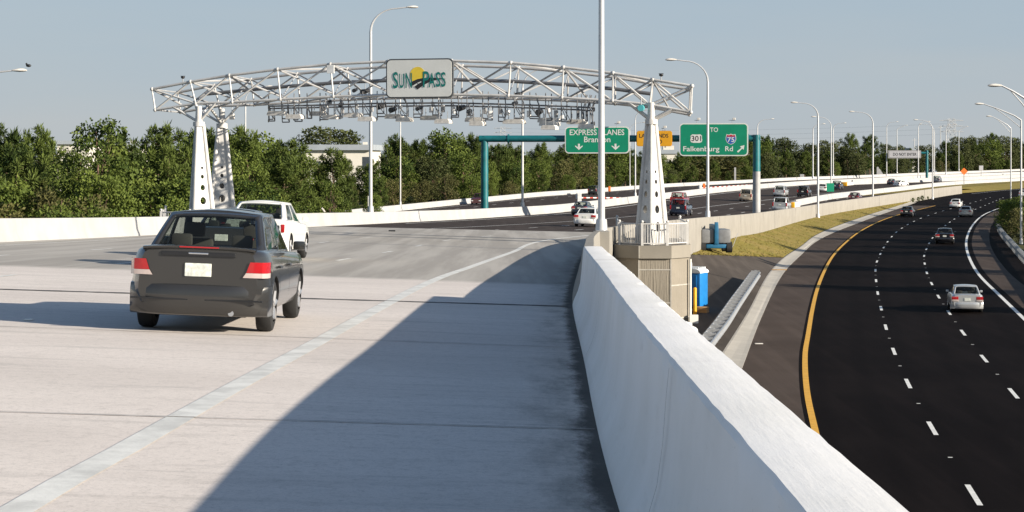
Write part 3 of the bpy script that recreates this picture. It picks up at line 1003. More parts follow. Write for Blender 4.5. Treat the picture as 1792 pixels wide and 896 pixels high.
for ch, a, b, t, d in (('S', 245, 342, 352, 640), ('U', 362, 452, 385, 636), ('N', 482, 600, 372, 634), ('P', 806, 922, 348, 628), ('A', 912, 1030, 378, 630), ('S', 1040, 1130, 362, 622), ('S', 1135, 1226, 366, 622)):
    text_in(mb, ch, zx(a), zx(b), zz(d), zz(t), -.034)
mb.build('lettering', M_LOGO_T, sgn)
mb = MB(); mb.prism([(zx(705 + 142 * math.cos(i * math.pi / 16)), zz(410 - 142 * math.sin(i * math.pi / 16))) for i in range(33)], -.026, -.021)
mb.build('sun_emblem', M_LOGO_Y, sgn)
mb = MB(); mb.prism([(zx(a), zz(b)) for a, b in reversed([(550, 562), (620, 516), (700, 482), (800, 466), (900, 459), (1020, 461), (1235, 483), (1100, 493), (1010, 509), (900, 547), (805, 594), (705, 664), (640, 612), (600, 604)])], -.030, -.0265)
mb.build('road_emblem', M_INK, sgn)
mb = MB()
for q in ([(600, 604), (690, 556), (706, 571), (643, 616)], [(700, 549), (772, 520), (778, 536), (716, 563)]):
    mb.add([(zx(a), -.032, zz(b)) for a, b in q], [(0, 1, 2, 3)])
mb.build('road_dashes', M_SIGN_W, sgn)

# antennas, cameras and boxes hanging under the truss
GA = GANG
ant = [(486, 200, 34, .3), (517, 206, 30, .05), (557, 200.5, 28, .6), (580, 206.5, 28, .3), (618, 203, 30, .35), (642.5, 210, 29, .0), (690, 205.5, 30, .4), (708, 211, 27, .15),
       (754, 208, 34, .4), (776, 214, 28, .05), (832, 211, 34, .35), (836, 218, 26, .1), (900, 214.5, 38, .3), (961, 212, 38, .35), (962, 218, 34, .15), (962, 225, 27, .0), (1010, 215, 34, .45), (1026, 223, 26, .1)]
def antenna(px, py, w, fr, label):
    P = hang(px, py, fr); k = P.y / F
    L = w * k / 2
    t = thing('toll_antenna', label, 'antenna', P, GA, 'flat toll antennas hanging under the gantry')
    mb = MB(); mb.prism([(-L, -.02), (L, -.02), (L * .93, .10), (L * .75, .17), (-L * .75, .17), (-L * .93, .10)], -.28, .28)
    mb.build('housing', M_PANEL, t)
    MB().box(-L * .96, L * .96, -.31, .31, -.065, -.02).build('radome', M_STEEL, t)
    for q in (-.55, .55):
        mb = MB(); mb.tube((L * q, 0, .15), (L * q, 0, .55), .022, n=5); mb.build('hanger', M_GALV, t)
for i, (px, py, w, fr) in enumerate(ant):
    side = 'left of the toll sign' if px < 670 else 'below the toll sign' if px < 800 else 'right of the toll sign'
    antenna(px, py, w, fr, 'flat pale toll antenna hanging under the gantry truss ' + side)
cams = [(577, 179, 4.5), (597, 183, 4.5), (621, 158, 3.5), (638, 160, 4.5), (666.5, 186, 5.5), (687, 192, 5), (807, 189, 5.5), (821.5, 195.5, 5), (943.5, 196, 5.5), (901, 181, 4), (907, 165, 3.5), (733, 190, 3.5)]
for px, py, r in cams:
    P = hang(px, py, .42); k = P.y / F; r *= k
    t = thing('toll_camera', 'round black toll camera with a hood, in the gantry frame ' + ('left of the sign' if px < 670 else 'below the sign' if px < 800 else 'right of the sign'), 'camera', P, GA + rnd.uniform(-.35, .35), 'round black cameras in the gantry frame')
    mb = MB(); mb.tube((0, -.22, -.03), (0, .30, .05), r, r * .8, n=12); mb.build('housing', M_BLACK, t, smooth=40)
    mb = MB(); mb.tube((0, -.235, -.032), (0, -.222, -.03), r * .7, n=12); mb.build('lens', M_WINDOW, t)
    mb = MB(); mb.tube((0, .05, r * .7), (0, .05, r + .28), .02, n=5); mb.build('bracket', M_GALV, t)
boxes = [(624, 187, 4, 8, 1), (651, 190, 4, 10, 0), (700, 187, 5, 7, 1), (755, 192, 5, 9, 1), (794, 193, 4, 11, 1), (859, 200, 5, 12, 1), (888, 197, 6, 9, 1), (926, 199, 5, 11, 1), (775, 190, 5, 12, 0), (849, 194, 4, 10, 0), (876, 195, 4, 9, 0), (915, 194, 4, 9, 0), (973, 199, 5, 12, 0), (983, 206, 6, 9, 1), (566, 190, 6, 8, 0), (600, 193, 4, 11, 0), (571, 186, 3.5, 8, 1), (960, 192, 4, 13, 1)]
for px, py, w, h, white in boxes:
    P = hang(px, py, .55); k = P.y / F
    t = thing('equipment_box', ('white' if white else 'grey') + ' narrow equipment box in the gantry frame ' + ('left of the sign' if px < 670 else 'below the sign' if px < 800 else 'right of the sign'), 'equipment box', P, GA + rnd.uniform(-.4, .4), 'narrow equipment boxes in the gantry frame')
    MB().bevbox(-w * k * .6, w * k * .6, -.10, .10, -h * k * .55, h * k * .5, .02).build('case', M_WHITEBOX if white else M_GREYBOX, t)
    mb = MB(); mb.tube((0, 0, h * k * .45), (0, 0, h * k * .5 + .3), .02, n=5); mb.build('bracket', M_GALV, t)
P = gp(578.5, 121, -.15); k = P.y / F
t = thing('square_plate', 'small white square plate clamped to a node of the upper gantry chord', 'panel', P, GA)
MB().bevbox(-7 * k, 7 * k, -.03, .03, -7.5 * k, 7 * k, .015).build('plate', M_WHITEBOX, t)
mb = MB(); mb.box(-.03, .03, .03, .12, -.1, .1); mb.build('clamp', M_GALV, t)
for px, py, pb, lb in ((320, 137, 149, 'black wind sensor on a short stem above the left end of the gantry'), (1157, 133, 143, 'black wind sensor on a short stem above the right end of the gantry')):
    P = gp(px, pb, 0); k = P.y / F
    t = thing('wind_sensor', lb, 'sensor', P, 0)
    h = (pb - py) * k
    mb = MB(); mb.tube((0, 0, -.05), (0, 0, h), .025, n=6); mb.build('stem', M_STEELSH, t)
    mb = MB(); mb.ball((0, 0, h + .05), .11, rz=.08); mb.box(-.12, .12, -.02, .02, h + .1, h + .13); mb.build('sensor_head', M_BLACK, t)
P = gp(1122, 189, -.2); k = P.y / F
t = thing('signal_lamp', 'round turquoise lamp hanging beside the top of the right column', 'lamp', P, GA)
mb = MB(); mb.tube((0, -.10, 0), (0, .10, 0), .16, n=14); mb.build('lens', M_CYAN, t, smooth=40)
mb = MB(); mb.tube((0, 0, .15), (0, 0, .55), .025, n=6); mb.build('bracket', M_GALV, t)
P = gp(406, 204, 2); 
t = thing('signal_lamp', 'small grey lamp hanging beside the left columns of the gantry', 'lamp', P, GA)
mb = MB(); mb.bevbox(-.12, .12, -.1, .1, -.16, .16, .03); mb.build('housing', M_PANEL, t)
mb = MB(); mb.tube((0, 0, .15), (0, 0, .7), .02, n=6); mb.build('bracket', M_GALV, t)

# ------------------------------------------------------------------ pier and railings at the column feet
def px_at(px, Y): return (px - CX) / F * Y
pz = CAMZ - (430 - HZ) / F * 95.5
px0, px1, px2, px3 = px_at(1077, 96.5), px_at(1118, 95.5), px_at(1174, 95.5), px_at(1206, 96.8)
out = [(px0, 96.6), (px1, 95.5), (px2, 95.5), (px3, 96.8), (px3 + .25, 103.6), (px2 + .2, 104.8), (px1 + .2, 104.8), (px0 + .25, 103.6)]
t = thing('concrete_pier', 'faceted concrete tower under the right gantry column, with pale panel seams', 'pier', (7, 100, 0))
def faceted(poly, z0, z1, off):
    mb = MB()
    cx = sum(p[0] for p in poly) / len(poly); cy = sum(p[1] for p in poly) / len(poly)
    q = []
    for x, y in poly:
        d = Vector((x - cx, y - cy)); l = d.length
        q.append((x + d.x / l * off, y + d.y / l * off))
    n = len(q)
    vs = [(x, y, z0) for x, y in q] + [(x, y, z1) for x, y in q]
    mb.add(vs, [(i, (i + 1) % n, n + (i + 1) % n, n + i) for i in range(n)] + [tuple(range(n, 2 * n)), tuple(range(n - 1, -1, -1))])
    return mb
M_RIB = m_barrier('ribbed pier concrete', (.235, .21, .17), amt=.45)
t_ = M_RIB.node_tree
bump(t_, t_.nodes['Principled BSDF'], noise(t_, 1.0, stretch=(14, 14, .6), detail=4), .9, .06)
M_SEAM = mat('pale mortar seam', (.36, .34, .30), .8)
o = faceted(out, -.2, pz - .62, 0).build('shaft', M_RIB); to_local(o, t)
o = faceted(out, pz - .615, pz, .14).build('cap', M_PIER); to_local(o, t)
seam = MB()
def seam_v(a, b, f, z0, z1):
    x = a[0] + (b[0] - a[0]) * f; y = a[1] + (b[1] - a[1]) * f
    seam.box(x - .03, x + .03, y - .02, y + .05, z0, z1)
def seam_h(a, b, z):
    n = 1
    d = Vector((b[0] - a[0], b[1] - a[1], 0)).normalized(); nn = Vector((d.y, -d.x, 0)) * .015
    A, B = Vector((a[0], a[1], z)) + nn, Vector((b[0], b[1], z)) + nn
    seam.add([A - Vector((0, 0, .03)), B - Vector((0, 0, .03)), B + Vector((0, 0, .03)), A + Vector((0, 0, .03))], [(0, 1, 2, 3)])
for k in (1, 2, 3): seam_v(out[k], out[k], 0, 0, pz - .62)
zs = lambda y: CAMZ - (y - HZ) / F * 95.5
seam_h(out[0], out[1], zs(501)); seam_h(out[1], out[2], zs(472)); seam_h(out[1], out[2], zs(530)); seam_h(out[2], out[3], zs(500)); seam_h(out[2], out[3], zs(558)); seam_h(out[3], out[4], zs(500)); seam_h(out[3], out[4], zs(556))
seam.box(px1 - .02, px1 + .02, 95.32, 95.36, pz - .6, pz)
o = seam.build('panel_seam', M_SEAM); to_local(o, t)
mb = MB(); mb.tube((px3 + .05, 96.62, .1), (px3 + .05, 96.62, pz - .7), .05, n=8)
mb.box(px3 - .02, px3 + .4, 96.25, 96.55, .35, .75)
o = mb.build('drain_pipe', M_SIGN_W); to_local(o, t)

def railing(pts, z, h, label):
    t = thing('metal_railing', label, 'railing', (pts[0][0], pts[0][1], z))
    bars, rails = MB(), MB()
    for (x0, y0), (x1, y1) in zip(pts[:-1], pts[1:]):
        L = math.hypot(x1 - x0, y1 - y0)
        rails.tube((x0, y0, z + h), (x1, y1, z + h), .035, n=6); rails.tube((x0, y0, z + .1), (x1, y1, z + .1), .03, n=6)
        n = int(L / .135)
        for i in range(1, n):
            f = i / n
            x, y = x0 + (x1 - x0) * f, y0 + (y1 - y0) * f
            bars.box(x - .018, x + .018, y - .018, y + .018, z + .1, z + h)
    for x, y in pts:
        posts = MB(); posts.box(x - .06, x + .06, y - .06, y + .06, z, z + h + .05)
        posts.ball((x, y, z + h + .11), .075, nu=8, nv=6)
        o = posts.build('post', M_STEEL); to_local(o, t)
    for nm, m_ in (('balusters', bars), ('rails', rails)):
        o = m_.build(nm, M_STEEL); to_local(o, t)
    return t
rp = [(px_at(1084, 96.6), 96.65), (px_at(1124, 95.6), 95.65), (px_at(1168, 95.6), 95.65), (px_at(1203, 96.9), 96.9), (px3 + .1, 103.3)]
railing([(rp[0][0] + .25, 103.4)] + rp, pz, 1.05, 'pale metal railing on the concrete tower, round the foot of the right column')
lz = 4.4
t = thing('concrete_pier', 'concrete pier hidden behind the left barrier, carrying the left gantry columns', 'pier', (-17, 107, 0))
o = faceted([(-19.0, 103.2), (-15.7, 103.2), (-14.9, 111.6), (-18.0, 111.9)], -.2, lz, 0).build('shaft', M_PIER); to_local(o, t)
railing([(px_at(330, 103), 103.4), (px_at(282, 104), 104.0), (px_at(290, 111), 111.0)], 4.55, 1.0, 'pale metal railing behind the left barrier at the left gantry columns')
# pedestal block of the first lamp post
t = thing('lamp_pedestal', 'square concrete block on the outer side of the wall under the tall lamp post', 'pedestal', (XR(82) + .55, 82, 0))
o = MB().bevbox(XR(82) + .20, XR(82) + .86, 81.55, 82.45, 1.5, deck_z(XR(82), 82) + .86, .03).build('block', M_BARR_RAW); to_local(o, t)
MBX = MB(); MBX.box(XR(82) + .30, XR(82) + .76, 81.75, 82.25, deck_z(XR(82), 82) + .865, deck_z(XR(82), 82) + .90)
o = MBX.build('anchor_plate', M_GALV); to_local(o, t)

# ------------------------------------------------------------------ overhead direction signs
SA, SB = at(848, 243, 197), at(1324, 243, 192)
sg_ang = math.atan2(SB.y - SA.y, SB.x - SA.x)
zb_ = 10.15
gant = thing('sign_gantry', 'teal tubular overhead sign bridge with a white lower post on the grass', 'gantry', (SB.x, SB.y, .9))
mb = MB(); mb.tube((SA.x - .5, SA.y, zb_), (SB.x + .3, SB.y, zb_), .33, n=16)
for f in (.09, .97):
    q = Vector((SA.x, SA.y, zb_)).lerp(Vector((SB.x, SB.y, zb_)), f); d = (SB - SA).normalized()
    mb.tube(q - d * .06, q + d * .06, .45, n=16)
o = mb.build('beam', M_TEAL, smooth=40); to_local(o, gant)
mb = MB(); mb.tube((SA.x, SA.y, 0.5), (SA.x, SA.y, zb_ + .25), .38, .36, n=16)
o = mb.build('post', M_TEAL, smooth=40); to_local(o, gant)
zmid = CAMZ - (300 - HZ) / F * 192
mb = MB(); mb.tube((SB.x, SB.y, zmid), (SB.x, SB.y, zb_ + .35), .37, .35, n=16)
o = mb.build('post', M_TEAL, smooth=40); to_local(o, gant)
mb = MB(); mb.tube((SB.x, SB.y, .5), (SB.x, SB.y, zmid - .01), .40, .372, n=16)
o = mb.build('lower_post', M_STEELSH, smooth=40); to_local(o, gant)
mb = MB(); mb.box(SB.x - .6, SB.x + .6, SB.y - .6, SB.y + .6, .3, 1.12)
o = mb.build('footing', M_BARR_RAW); to_local(o, gant)
def sign_at(x0, x1, y0, y1, name, label, face, border, rad=7, bw=2.0, proud=.62):
    xc, yc = (x0 + x1) / 2, (y0 + y1) / 2
    Y = 194.5
    k = (xc - CX) / F
    d = (SB - SA).normalized()
    tt = (k * SA.y - SA.x) / (d.x - k * d.y)
    P = SA + d * tt
    nrm = Vector((d.y, -d.x, 0))
    P = P + nrm * proud
    P.z = CAMZ - (yc - HZ) / F * P.y
    t = thing(name, label, 'sign', P, sg_ang)
    s = P.y / F
    fx = lambda x: (x - xc) * s
    fz = lambda y: (yc - y) * s
    MB().prism(round_rect(fx(x0), fx(x1), fz(y1), fz(y0), rad * s), 0, .06).build('border', border, t)
    MB().prism(round_rect(fx(x0 + bw), fx(x1 - bw), fz(y1 - bw), fz(y0 + bw), (rad - 1.5) * s), -.012, .0).build('face', face, t)
    mb = MB()
    for q in (-.3, .3):
        w = (x1 - x0) * s * q
        mb = MB(); mb.box(w - .05, w + .05, .06, proud - .25, -.9, .9); mb.build('bracket', M_GALV, t)
    return t, fx, fz
t, fx, fz = sign_at(989.5, 1103.5, 221.5, 268.5, 'direction_sign', 'green EXPRESS LANES sign with two down arrows, leftmost on the sign bridge', M_SIGN_G, M_SIGN_W)
mb = MB()
text_in(mb, 'EXPRESS', fx(998), fx(1046), fz(236.5), fz(226.5), -.02); text_in(mb, 'LANES', fx(1058.5), fx(1094.5), fz(236.5), fz(226.5), -.02)
text_in(mb, 'Brandon', fx(1023.5), fx(1070), fz(249), fz(239), -.02)
mb.build('lettering', M_SIGN_W, t)
for cx in (1014.3, 1079):
    mb = MB(); mb.prism([(fx(cx + a), fz(b)) for a, b in ((0, 262.5), (7, 256), (6.5, 254.5), (1.7, 257.5), (1.7, 251.5), (-1.7, 251.5), (-1.7, 257.5), (-6.5, 254.5), (-7, 256))], -.022, -.013)
    mb.build('arrow', M_SIGN_W, t)
t, fx, fz = sign_at(1115, 1177.5, 229, 256, 'warning_sign', 'yellow LANE ENDS AHEAD sign half hidden behind the right gantry column', M_SIGN_Y, M_SIGN_Y, 4, .8)
mb = MB()
text_in(mb, 'LANE', fx(1120), fx(1142), fz(241), fz(234), -.02); text_in(mb, 'ENDS', fx(1150), fx(1171), fz(241), fz(234), -.02); text_in(mb, 'AHEAD', fx(1132), fx(1160), fz(251.5), fz(244.5), -.02)
mb.build('lettering', M_INK, t)
t, fx, fz = sign_at(1190, 1310, 215.5, 273, 'direction_sign', 'large green exit sign with two route shields, beside the teal post', M_SIGN_G, M_SIGN_W)
mb = MB()
text_in(mb, 'TO', fx(1243.5), fx(1257.5), fz(231), fz(223), -.02); text_in(mb, 'Falkenburg', fx(1196.5), fx(1260), fz(267.5), fz(256), -.02); text_in(mb, 'Rd', fx(1270), fx(1283.5), fz(264.5), fz(256), -.02)
mb.build('lettering', M_SIGN_W, t)
def shield(cx, cy, w, h):
    pts = []
    for a, b in ((0, 1), (-.35, .88), (-.7, .62), (-.95, .1), (-.92, -.45), (-.78, -.95), (-.4, -.82), (0, -1), (.4, -.82), (.78, -.95), (.92, -.45), (.95, .1), (.7, .62), (.35, .88)):
        pts.append((fx(cx + a * w), fz(cy + b * h)))
    return pts
us = [(fx(1219.5 + a), fz(242.5 + b)) for a, b in ((-9.5, 6), (-10.5, 2), (-9.6, -1), (-10, -5), (-7, -7.5), (0, -7), (7, -7.5), (10, -5), (9.6, -1), (10.5, 2), (9.5, 6), (5, 7.5), (0, 7.2), (-5, 7.5))]
MB().prism(us, -.02, -.013).build('route_shield', M_SIGN_W, t)
mb = MB(); text_in(mb, '301', fx(1211), fx(1228), fz(247), fz(237.5), -.024); mb.build('route_number', M_INK, t)
MB().prism(shield(1280, 243.5, 9.6, 9.4), -.018, -.013).build('route_shield', M_SIGN_W, t)
MB().prism(shield(1280, 243.7, 8.6, 8.4), -.021, -.019).build('shield_field', M_BLUE, t)
mb = MB(); mb.prism([(fx(1280 + a), fz(b)) for a, b in ((-7.6, 239.2), (7.6, 239.2), (6.4, 235.9), (3.4, 236.8), (0, 235.5), (-3.4, 236.8), (-6.4, 235.9))], -.024, -.0215); mb.build('shield_band', M_RED, t)
mb = MB(); text_in(mb, '75', fx(1274), fx(1286), fz(248.5), fz(240.3), -.026); mb.build('route_number', M_SIGN_W, t)
mb = MB()
ar = [(1290.5, 264.8), (1298.3, 258.8), (1295.5, 256.2), (1303.5, 254), (1302, 262.2), (1299.6, 259.9), (1292.5, 267.2)]
mb.prism([(fx(a), fz(b)) for a, b in reversed(ar)], -.022, -.013); mb.build('arrow', M_SIGN_W, t)
# little sign lights above the signs
for px, pw in ((1079, 8), (1219, 8), (1281, 12), (1160, 5)):
    top = 214 if px > 1190 else 220 if px < 1110 else 228
    P = at(px, top - 4, 193.5)
    t = thing('sign_light', 'small fixture on a stem above the ' + ('express lanes sign' if px < 1110 else 'yellow warning sign' if px < 1180 else 'left half of the exit sign' if px < 1250 else 'right half of the exit sign'), 'light', P, sg_ang)
    k = 193.5 / F
    mb = MB(); mb.tube((0, 0, -7 * k), (0, 0, 0), .03, n=5); mb.box(-pw / 2 * k, pw / 2 * k, -.03, .03, -1 * k, 0); mb.build('stem', M_GALV, t)
    mb = MB(); mb.bevbox(.05, .35, -.1, .1, 0, .22, .03); mb.build('lamp_body', M_PANEL, t)

# far DO NOT ENTER sign on a cantilever
P0 = at(1622, 311, 600)
t0 = thing('cantilever_post', 'distant teal post with a short arm holding the grey DO NOT ENTER sign', 'post', (P0.x, P0.y, P0.z))
zt = CAMZ + (270 - 263) / F * 600
mb = MB(); mb.tube((P0.x, P0.y, 0.5), (P0.x, P0.y, zt), .42, n=12); o = mb.build('post', M_TEAL, smooth=40); to_local(o, t0)
mb = MB(); mb.tube((P0.x + .5, P0.y, zt - .8), (P0.x - 9, P0.y, zt - .8), .35, n=12); o = mb.build('arm', M_TEAL, smooth=40); to_local(o, t0)
P = at(1583, 270, 598.5); k = 598.5 / F
t = thing('warning_sign', 'long grey DO NOT ENTER sign on a teal cantilever above the far road', 'sign', P, 0)
MB().prism(round_rect(-29 * k, 29 * k, -7 * k, 7 * k, 1.5 * k), 0, .2).build('border', mat('dull sign rim', (.24, .24, .25), .5), t)
MB().prism(round_rect(-27 * k, 27 * k, -5.4 * k, 5.4 * k, 1.2 * k), -.04, -.001).build('face', mat('dull sign face', (.36, .36, .38), .5), t)
mb = MB(); text_in(mb, 'DO NOT ENTER', -20 * k, 21 * k, -2.6 * k, 2.6 * k, -.06); mb.build('lettering', M_INK, t)

# ------------------------------------------------------------------ street lamps
def lamp(base, pts, head, label, group, r=.11, style='curve', hk=1.0):
    """pts: world polyline from the base to the end of the arm"""
    t = thing('street_lamp', label, 'street lamp', base, 0, group)
    pole_top = pts[0]
    mb = MB(); mb.tube(base, pole_top, r, r * .72, n=10); mb.tube(base, base + Vector((0, 0, .45)), r * 1.7, r * 1.5, n=10)
    o = mb.build('pole', M_ALU, smooth=40); to_local(o, t)
    mb = MB(); mb.path(pts, [r * .72] + [max(.05, r * .72 - .01 * i) for i in range(1, len(pts))], n=7)
    o = mb.build('arm', M_ALU, smooth=50); to_local(o, t)
    if style == 'truss':
        mb = MB(); q = pts[0] - Vector((0, 0, .75)); mb.path([q, q.lerp(pts[2], .55), pts[2] + (pts[3] - pts[2]) * .3], .035, n=6)
        o = mb.build('brace', M_ALU, smooth=50); to_local(o, t)
    if head is not None:
        e = pts[-1]; d = (head - e); d.z = 0; d.normalize()
        a = math.atan2(d.y, d.x)
        mb = MB()
        L = .85 * hk
        rows = []
        for f, w, hgt in ((0, .07, .06), (.15, .12, .09), (.45, .17, .13), (.8, .15, .12), (1, .06, .05)):
            rows.append([(L * f, w * math.cos(q * math.pi / 4) * hk, hgt * math.sin(q * math.pi / 4) * hk * (1 if math.sin(q * math.pi / 4) > 0 else .6)) for q in range(9)])
        mb.grid(rows)
        mb.f.append(tuple(range(7, -1, -1))); mb.m.append(0); mb.f.append(tuple(range(36, 44))); mb.m.append(0)
        o = mb.build('lamp_head', M_PANEL, smooth=50)
        o.matrix_local = Matrix.Translation(e - t.location) @ Matrix.Rotation(a, 4, 'Z')
        o.parent = t
    return t
def davit(px, pyb, Y, py_top, hx, hy, label, group, r=.11, base=None, shape='curve', dY=0.0, clear=.42):
    b = base if base is not None else at(px, pyb, Y)
    Y = b.y
    top = CAMZ - (py_top - HZ) / F * Y
    H = at(hx, hy, Y + dY)
    dx, dy = H.x - b.x, H.y - b.y
    if shape == 'curve':
        z0 = top - max(1.4, abs(dx) * clear + .6)
        pts = []
        for i in range(9):
            a = i / 8 * math.pi / 2
            f = (1 - math.cos(a)) * .62; pts.append(Vector((b.x + dx * f, b.y + dy * f, z0 + (H.z - .12 - z0) * math.sin(a))))
        pts.append(Vector((b.x + dx * .86, b.y + dy * .86, H.z - .03)))
    else:
        z0 = top - .3
        pts = [Vector((b.x, b.y, z0)), Vector((b.x + dx * .15, b.y + dy * .15, z0 + (H.z - z0) * .28)), Vector((b.x + dx * .5, b.y + dy * .5, z0 + (H.z - z0) * .68)), Vector((b.x + dx * .8, b.y + dy * .8, H.z - .05))]
    return lamp(b, pts, H, label, group, r, 'truss' if shape == 'truss' else 'curve')
zt_ = deck_z(XR(82), 82) + .9
b = Vector((XR(82) + .53, 82, zt_))
davit(0, 0, 82, -170, 960, -165, 'thick pale lamp post on the near wall beside the gantry, its top out of sight', None, .15, base=b)
def on_wall(px, Xf, zf, h, off, ya, yb):
    """point on top of a wall that stands along X = Xf(Y), where the wall crosses a pixel column"""
    k = (px - CX) / F
    Y = ya
    best = min(frange(ya, yb, .5), key=lambda y: abs(Xf(y) + off - k * y))
    return Vector((Xf(best) + off, best, zf(Xf(best), best) + h))
L2 = on_wall(648, XL, deck_z, .86, -.32, 110, 200)
davit(0, 0, 0, 10, 722, 12, 'tall pale lamp post on the left barrier with its arm above the toll sign', None, .14, base=L2)
L4 = on_wall(914, XL, deck_z, .86, -.32, 160, 260)
davit(0, 0, 0, 118, 975, 119, 'pale lamp post on the second wall, rising behind the gantry right of its sign', None, .13, base=L4)
for px, hx, lb in ((430.5, 470, 'thin lamp post beyond the left barrier, right of the left gantry columns'), (700.5, 735, 'thin lamp post on the far barrier below the toll sign'), (1102.6, 1128, 'thin lamp post on the far barrier at the right edge of the express sign')):
    b = on_wall(px, XF, left_z, .80, -.32, 180, 480)
    davit(0, 0, 0, {430.5: 150, 700.5: 128}.get(px, 213), hx, {430.5: 151, 700.5: 129}.get(px, 214), lb, None, .10, base=b)
b = on_wall(1112, XL, deck_z, .86, -.32, 220, 320)
davit(0, 0, 0, 190, 1140, 191, 'lamp post on the second wall just left of the right gantry column', None, .10, base=b)
b = on_wall(1238, XR, deck_z, .86, .33, 120, 200)
davit(0, 0, 0, 102.5, 1175, 104, 'tall lamp post in front of the green exit sign, arm pointing left', None, .12, base=b)
for px, pyb, Y, pt, hx, hy, lb in ((1431.5, 380, 244, 177.5, 1390, 179, 'lamp post on the grass bank nearest to the teal sign post'), (1527.5, 361, 305, 193, 1490, 195, 'lamp post at the wall beside the dark red car on the ramp'), (1632, 338.5, 372, 208.5, 1602, 209.5, 'lamp post at the wall below and right of the DO NOT ENTER sign')):
    b = at(px, pyb, Y); b.z = bank_z(b.x, b.y) if b.x > XR(b.y) + .5 else b.z
    davit(0, 0, 0, pt, hx, hy, lb, None, .15, base=b)
far = [(1325.5, 313, 430, 207, 1352, 208, 'curve', 'small lamp post showing above the end of the teal sign bridge'),
       (1422.6, 312, 470, 216, 1441, 216.5, 'curve', 'thin far lamp post just left of the grass bank lamp post'),
       (1454.5, 334, 330, 202.5, 1424, 204, 'curve', 'lamp post carrying the small green plate, arm pointing left'),
       (1458, 308, 560, 214, 1479, 215, 'curve', 'far lamp post with its arm pointing right, over the green plate'),
       (1551.6, 308, 600, 212, 1570, 213, 'curve', 'far lamp post at the left end of the DO NOT ENTER sign'),
       (1569.7, 303, 700, 225, 1588, 219, 'diag', 'far lamp post with slanting arm, behind the DO NOT ENTER sign'),
       (1607, 311, 590, 212, 1626, 212.5, 'curve', 'far lamp post at the right end of the DO NOT ENTER sign'),
       (1635, 311, 560, 216, 1610, 217, 'curve', 'far lamp post almost hidden by a nearer one right of the cantilever'),
       (1655.5, 305, 690, 217, 1673, 217.5, 'curve', 'far lamp post just left of the pylon'),
       (1678, 298.5, 760, 228, 1694, 221, 'diag', 'far lamp post with slanting arm right of the pylon'),
       (1769, 372, 300, 221, 1727, 203, 'truss', 'lamp post with slanting truss arm standing behind the shrub'),
       (1787, 427, 190, 205, 1705, 181, 'truss', 'nearest right hand lamp post with slanting truss arm, in front of the shrub'),
       (1806, 520, 120, 175, 1740, 148.5, 'truss', 'lamp post just outside the picture on the right, only its arm in view')]
for px, pyb, Y, pt, hx, hy, sh, lb in far:
    davit(px, pyb, Y, pt, hx, hy, lb, None, .11 if Y < 400 else .17, shape=sh)
b = Vector((px_at(-60, 116), 116, 4.5))
tl = davit(0, 0, 0, 128, 42, 122, 'lamp outside the left edge of the picture, only its head and arm in view', None, .11, base=b, shape='diag')
P = at(50, 118.4, 116)
mb = MB(); mb.ball((0, 0, .12), .16, .09, .09, mi=0); mb.ball((-.12, 0, .22), .065, mi=0); mb.add([(.1, -.03, .14), (.34, 0, .06), (.1, .03, .14)], [(0, 1, 2)])
bird = mb.build('bird', M_BLACK, smooth=60); bird.location = P
tag(bird, 'small black bird perched on the lamp head at the left edge', 'bird')

# ------------------------------------------------------------------ cars
def paint(name, col, metal=.0, rough=.3):
    m = mat('car paint ' + name, col, rough, metal, var=.03, scale=.5, coat=.7)
    return m
def patch(c00, c10, c11, c01, bulge, us, vs):
    c00, c10, c11, c01, bulge = map(Vector, (c00, c10, c11, c01, bulge))
    return [[c00.lerp(c10, u).lerp(c01.lerp(c11, u), v) + bulge * (4 * u * (1 - u) * .6 + 4 * v * (1 - v) * .4) * (1 if 0 < u < 1 or 0 < v < 1 else 0) * (.5 + 2 * u * (1 - u)) for u in us] for v in vs]
def refine(bps, n):
    out = []
    for a, b in zip(bps[:-1], bps[1:]):
        k = max(1, round((b - a) * n))
        out += [a + (b - a) * i / k for i in range(k)]
    return out + [bps[-1]]
KINDS = {
    # L, half width, height, belt rear, belt front, rear glass base y, roof rear y, roof front y, windshield base y, roof half width, hood z, trunk z, wheel radius
    'sedan': dict(L=4.55, w=.865, h=1.43, br=.985, bf=.93, y0=.60, y1=1.30, y2=2.45, y3=3.25, wr=.60, hood=.86, trunk=.985, wr_=.31),
    'saloon': dict(L=4.5, w=.85, h=1.49, br=1.01, bf=.96, y0=.62, y1=1.28, y2=2.45, y3=3.2, wr=.565, hood=.90, trunk=1.02, wr_=.32),
    'compact': dict(L=4.35, w=.86, h=1.46, br=1.00, bf=.95, y0=.50, y1=1.12, y2=2.35, y3=3.1, wr=.61, hood=.88, trunk=1.03, wr_=.31),
    'minivan': dict(L=4.8, w=.95, h=1.76, br=1.06, bf=1.0, y0=.10, y1=.42, y2=2.9, y3=3.9, wr=.70, hood=1.0, trunk=1.06, wr_=.34),
    'suv': dict(L=4.7, w=.93, h=1.78, br=1.12, bf=1.08, y0=.10, y1=.32, y2=2.6, y3=3.3, wr=.72, hood=1.06, trunk=1.12, wr_=.37),
    'pickup': dict(L=5.4, w=.95, h=1.78, br=1.12, bf=1.1, y0=2.05, y1=2.2, y2=3.0, y3=3.8, wr=.72, hood=1.08, trunk=1.02, wr_=.38),
}
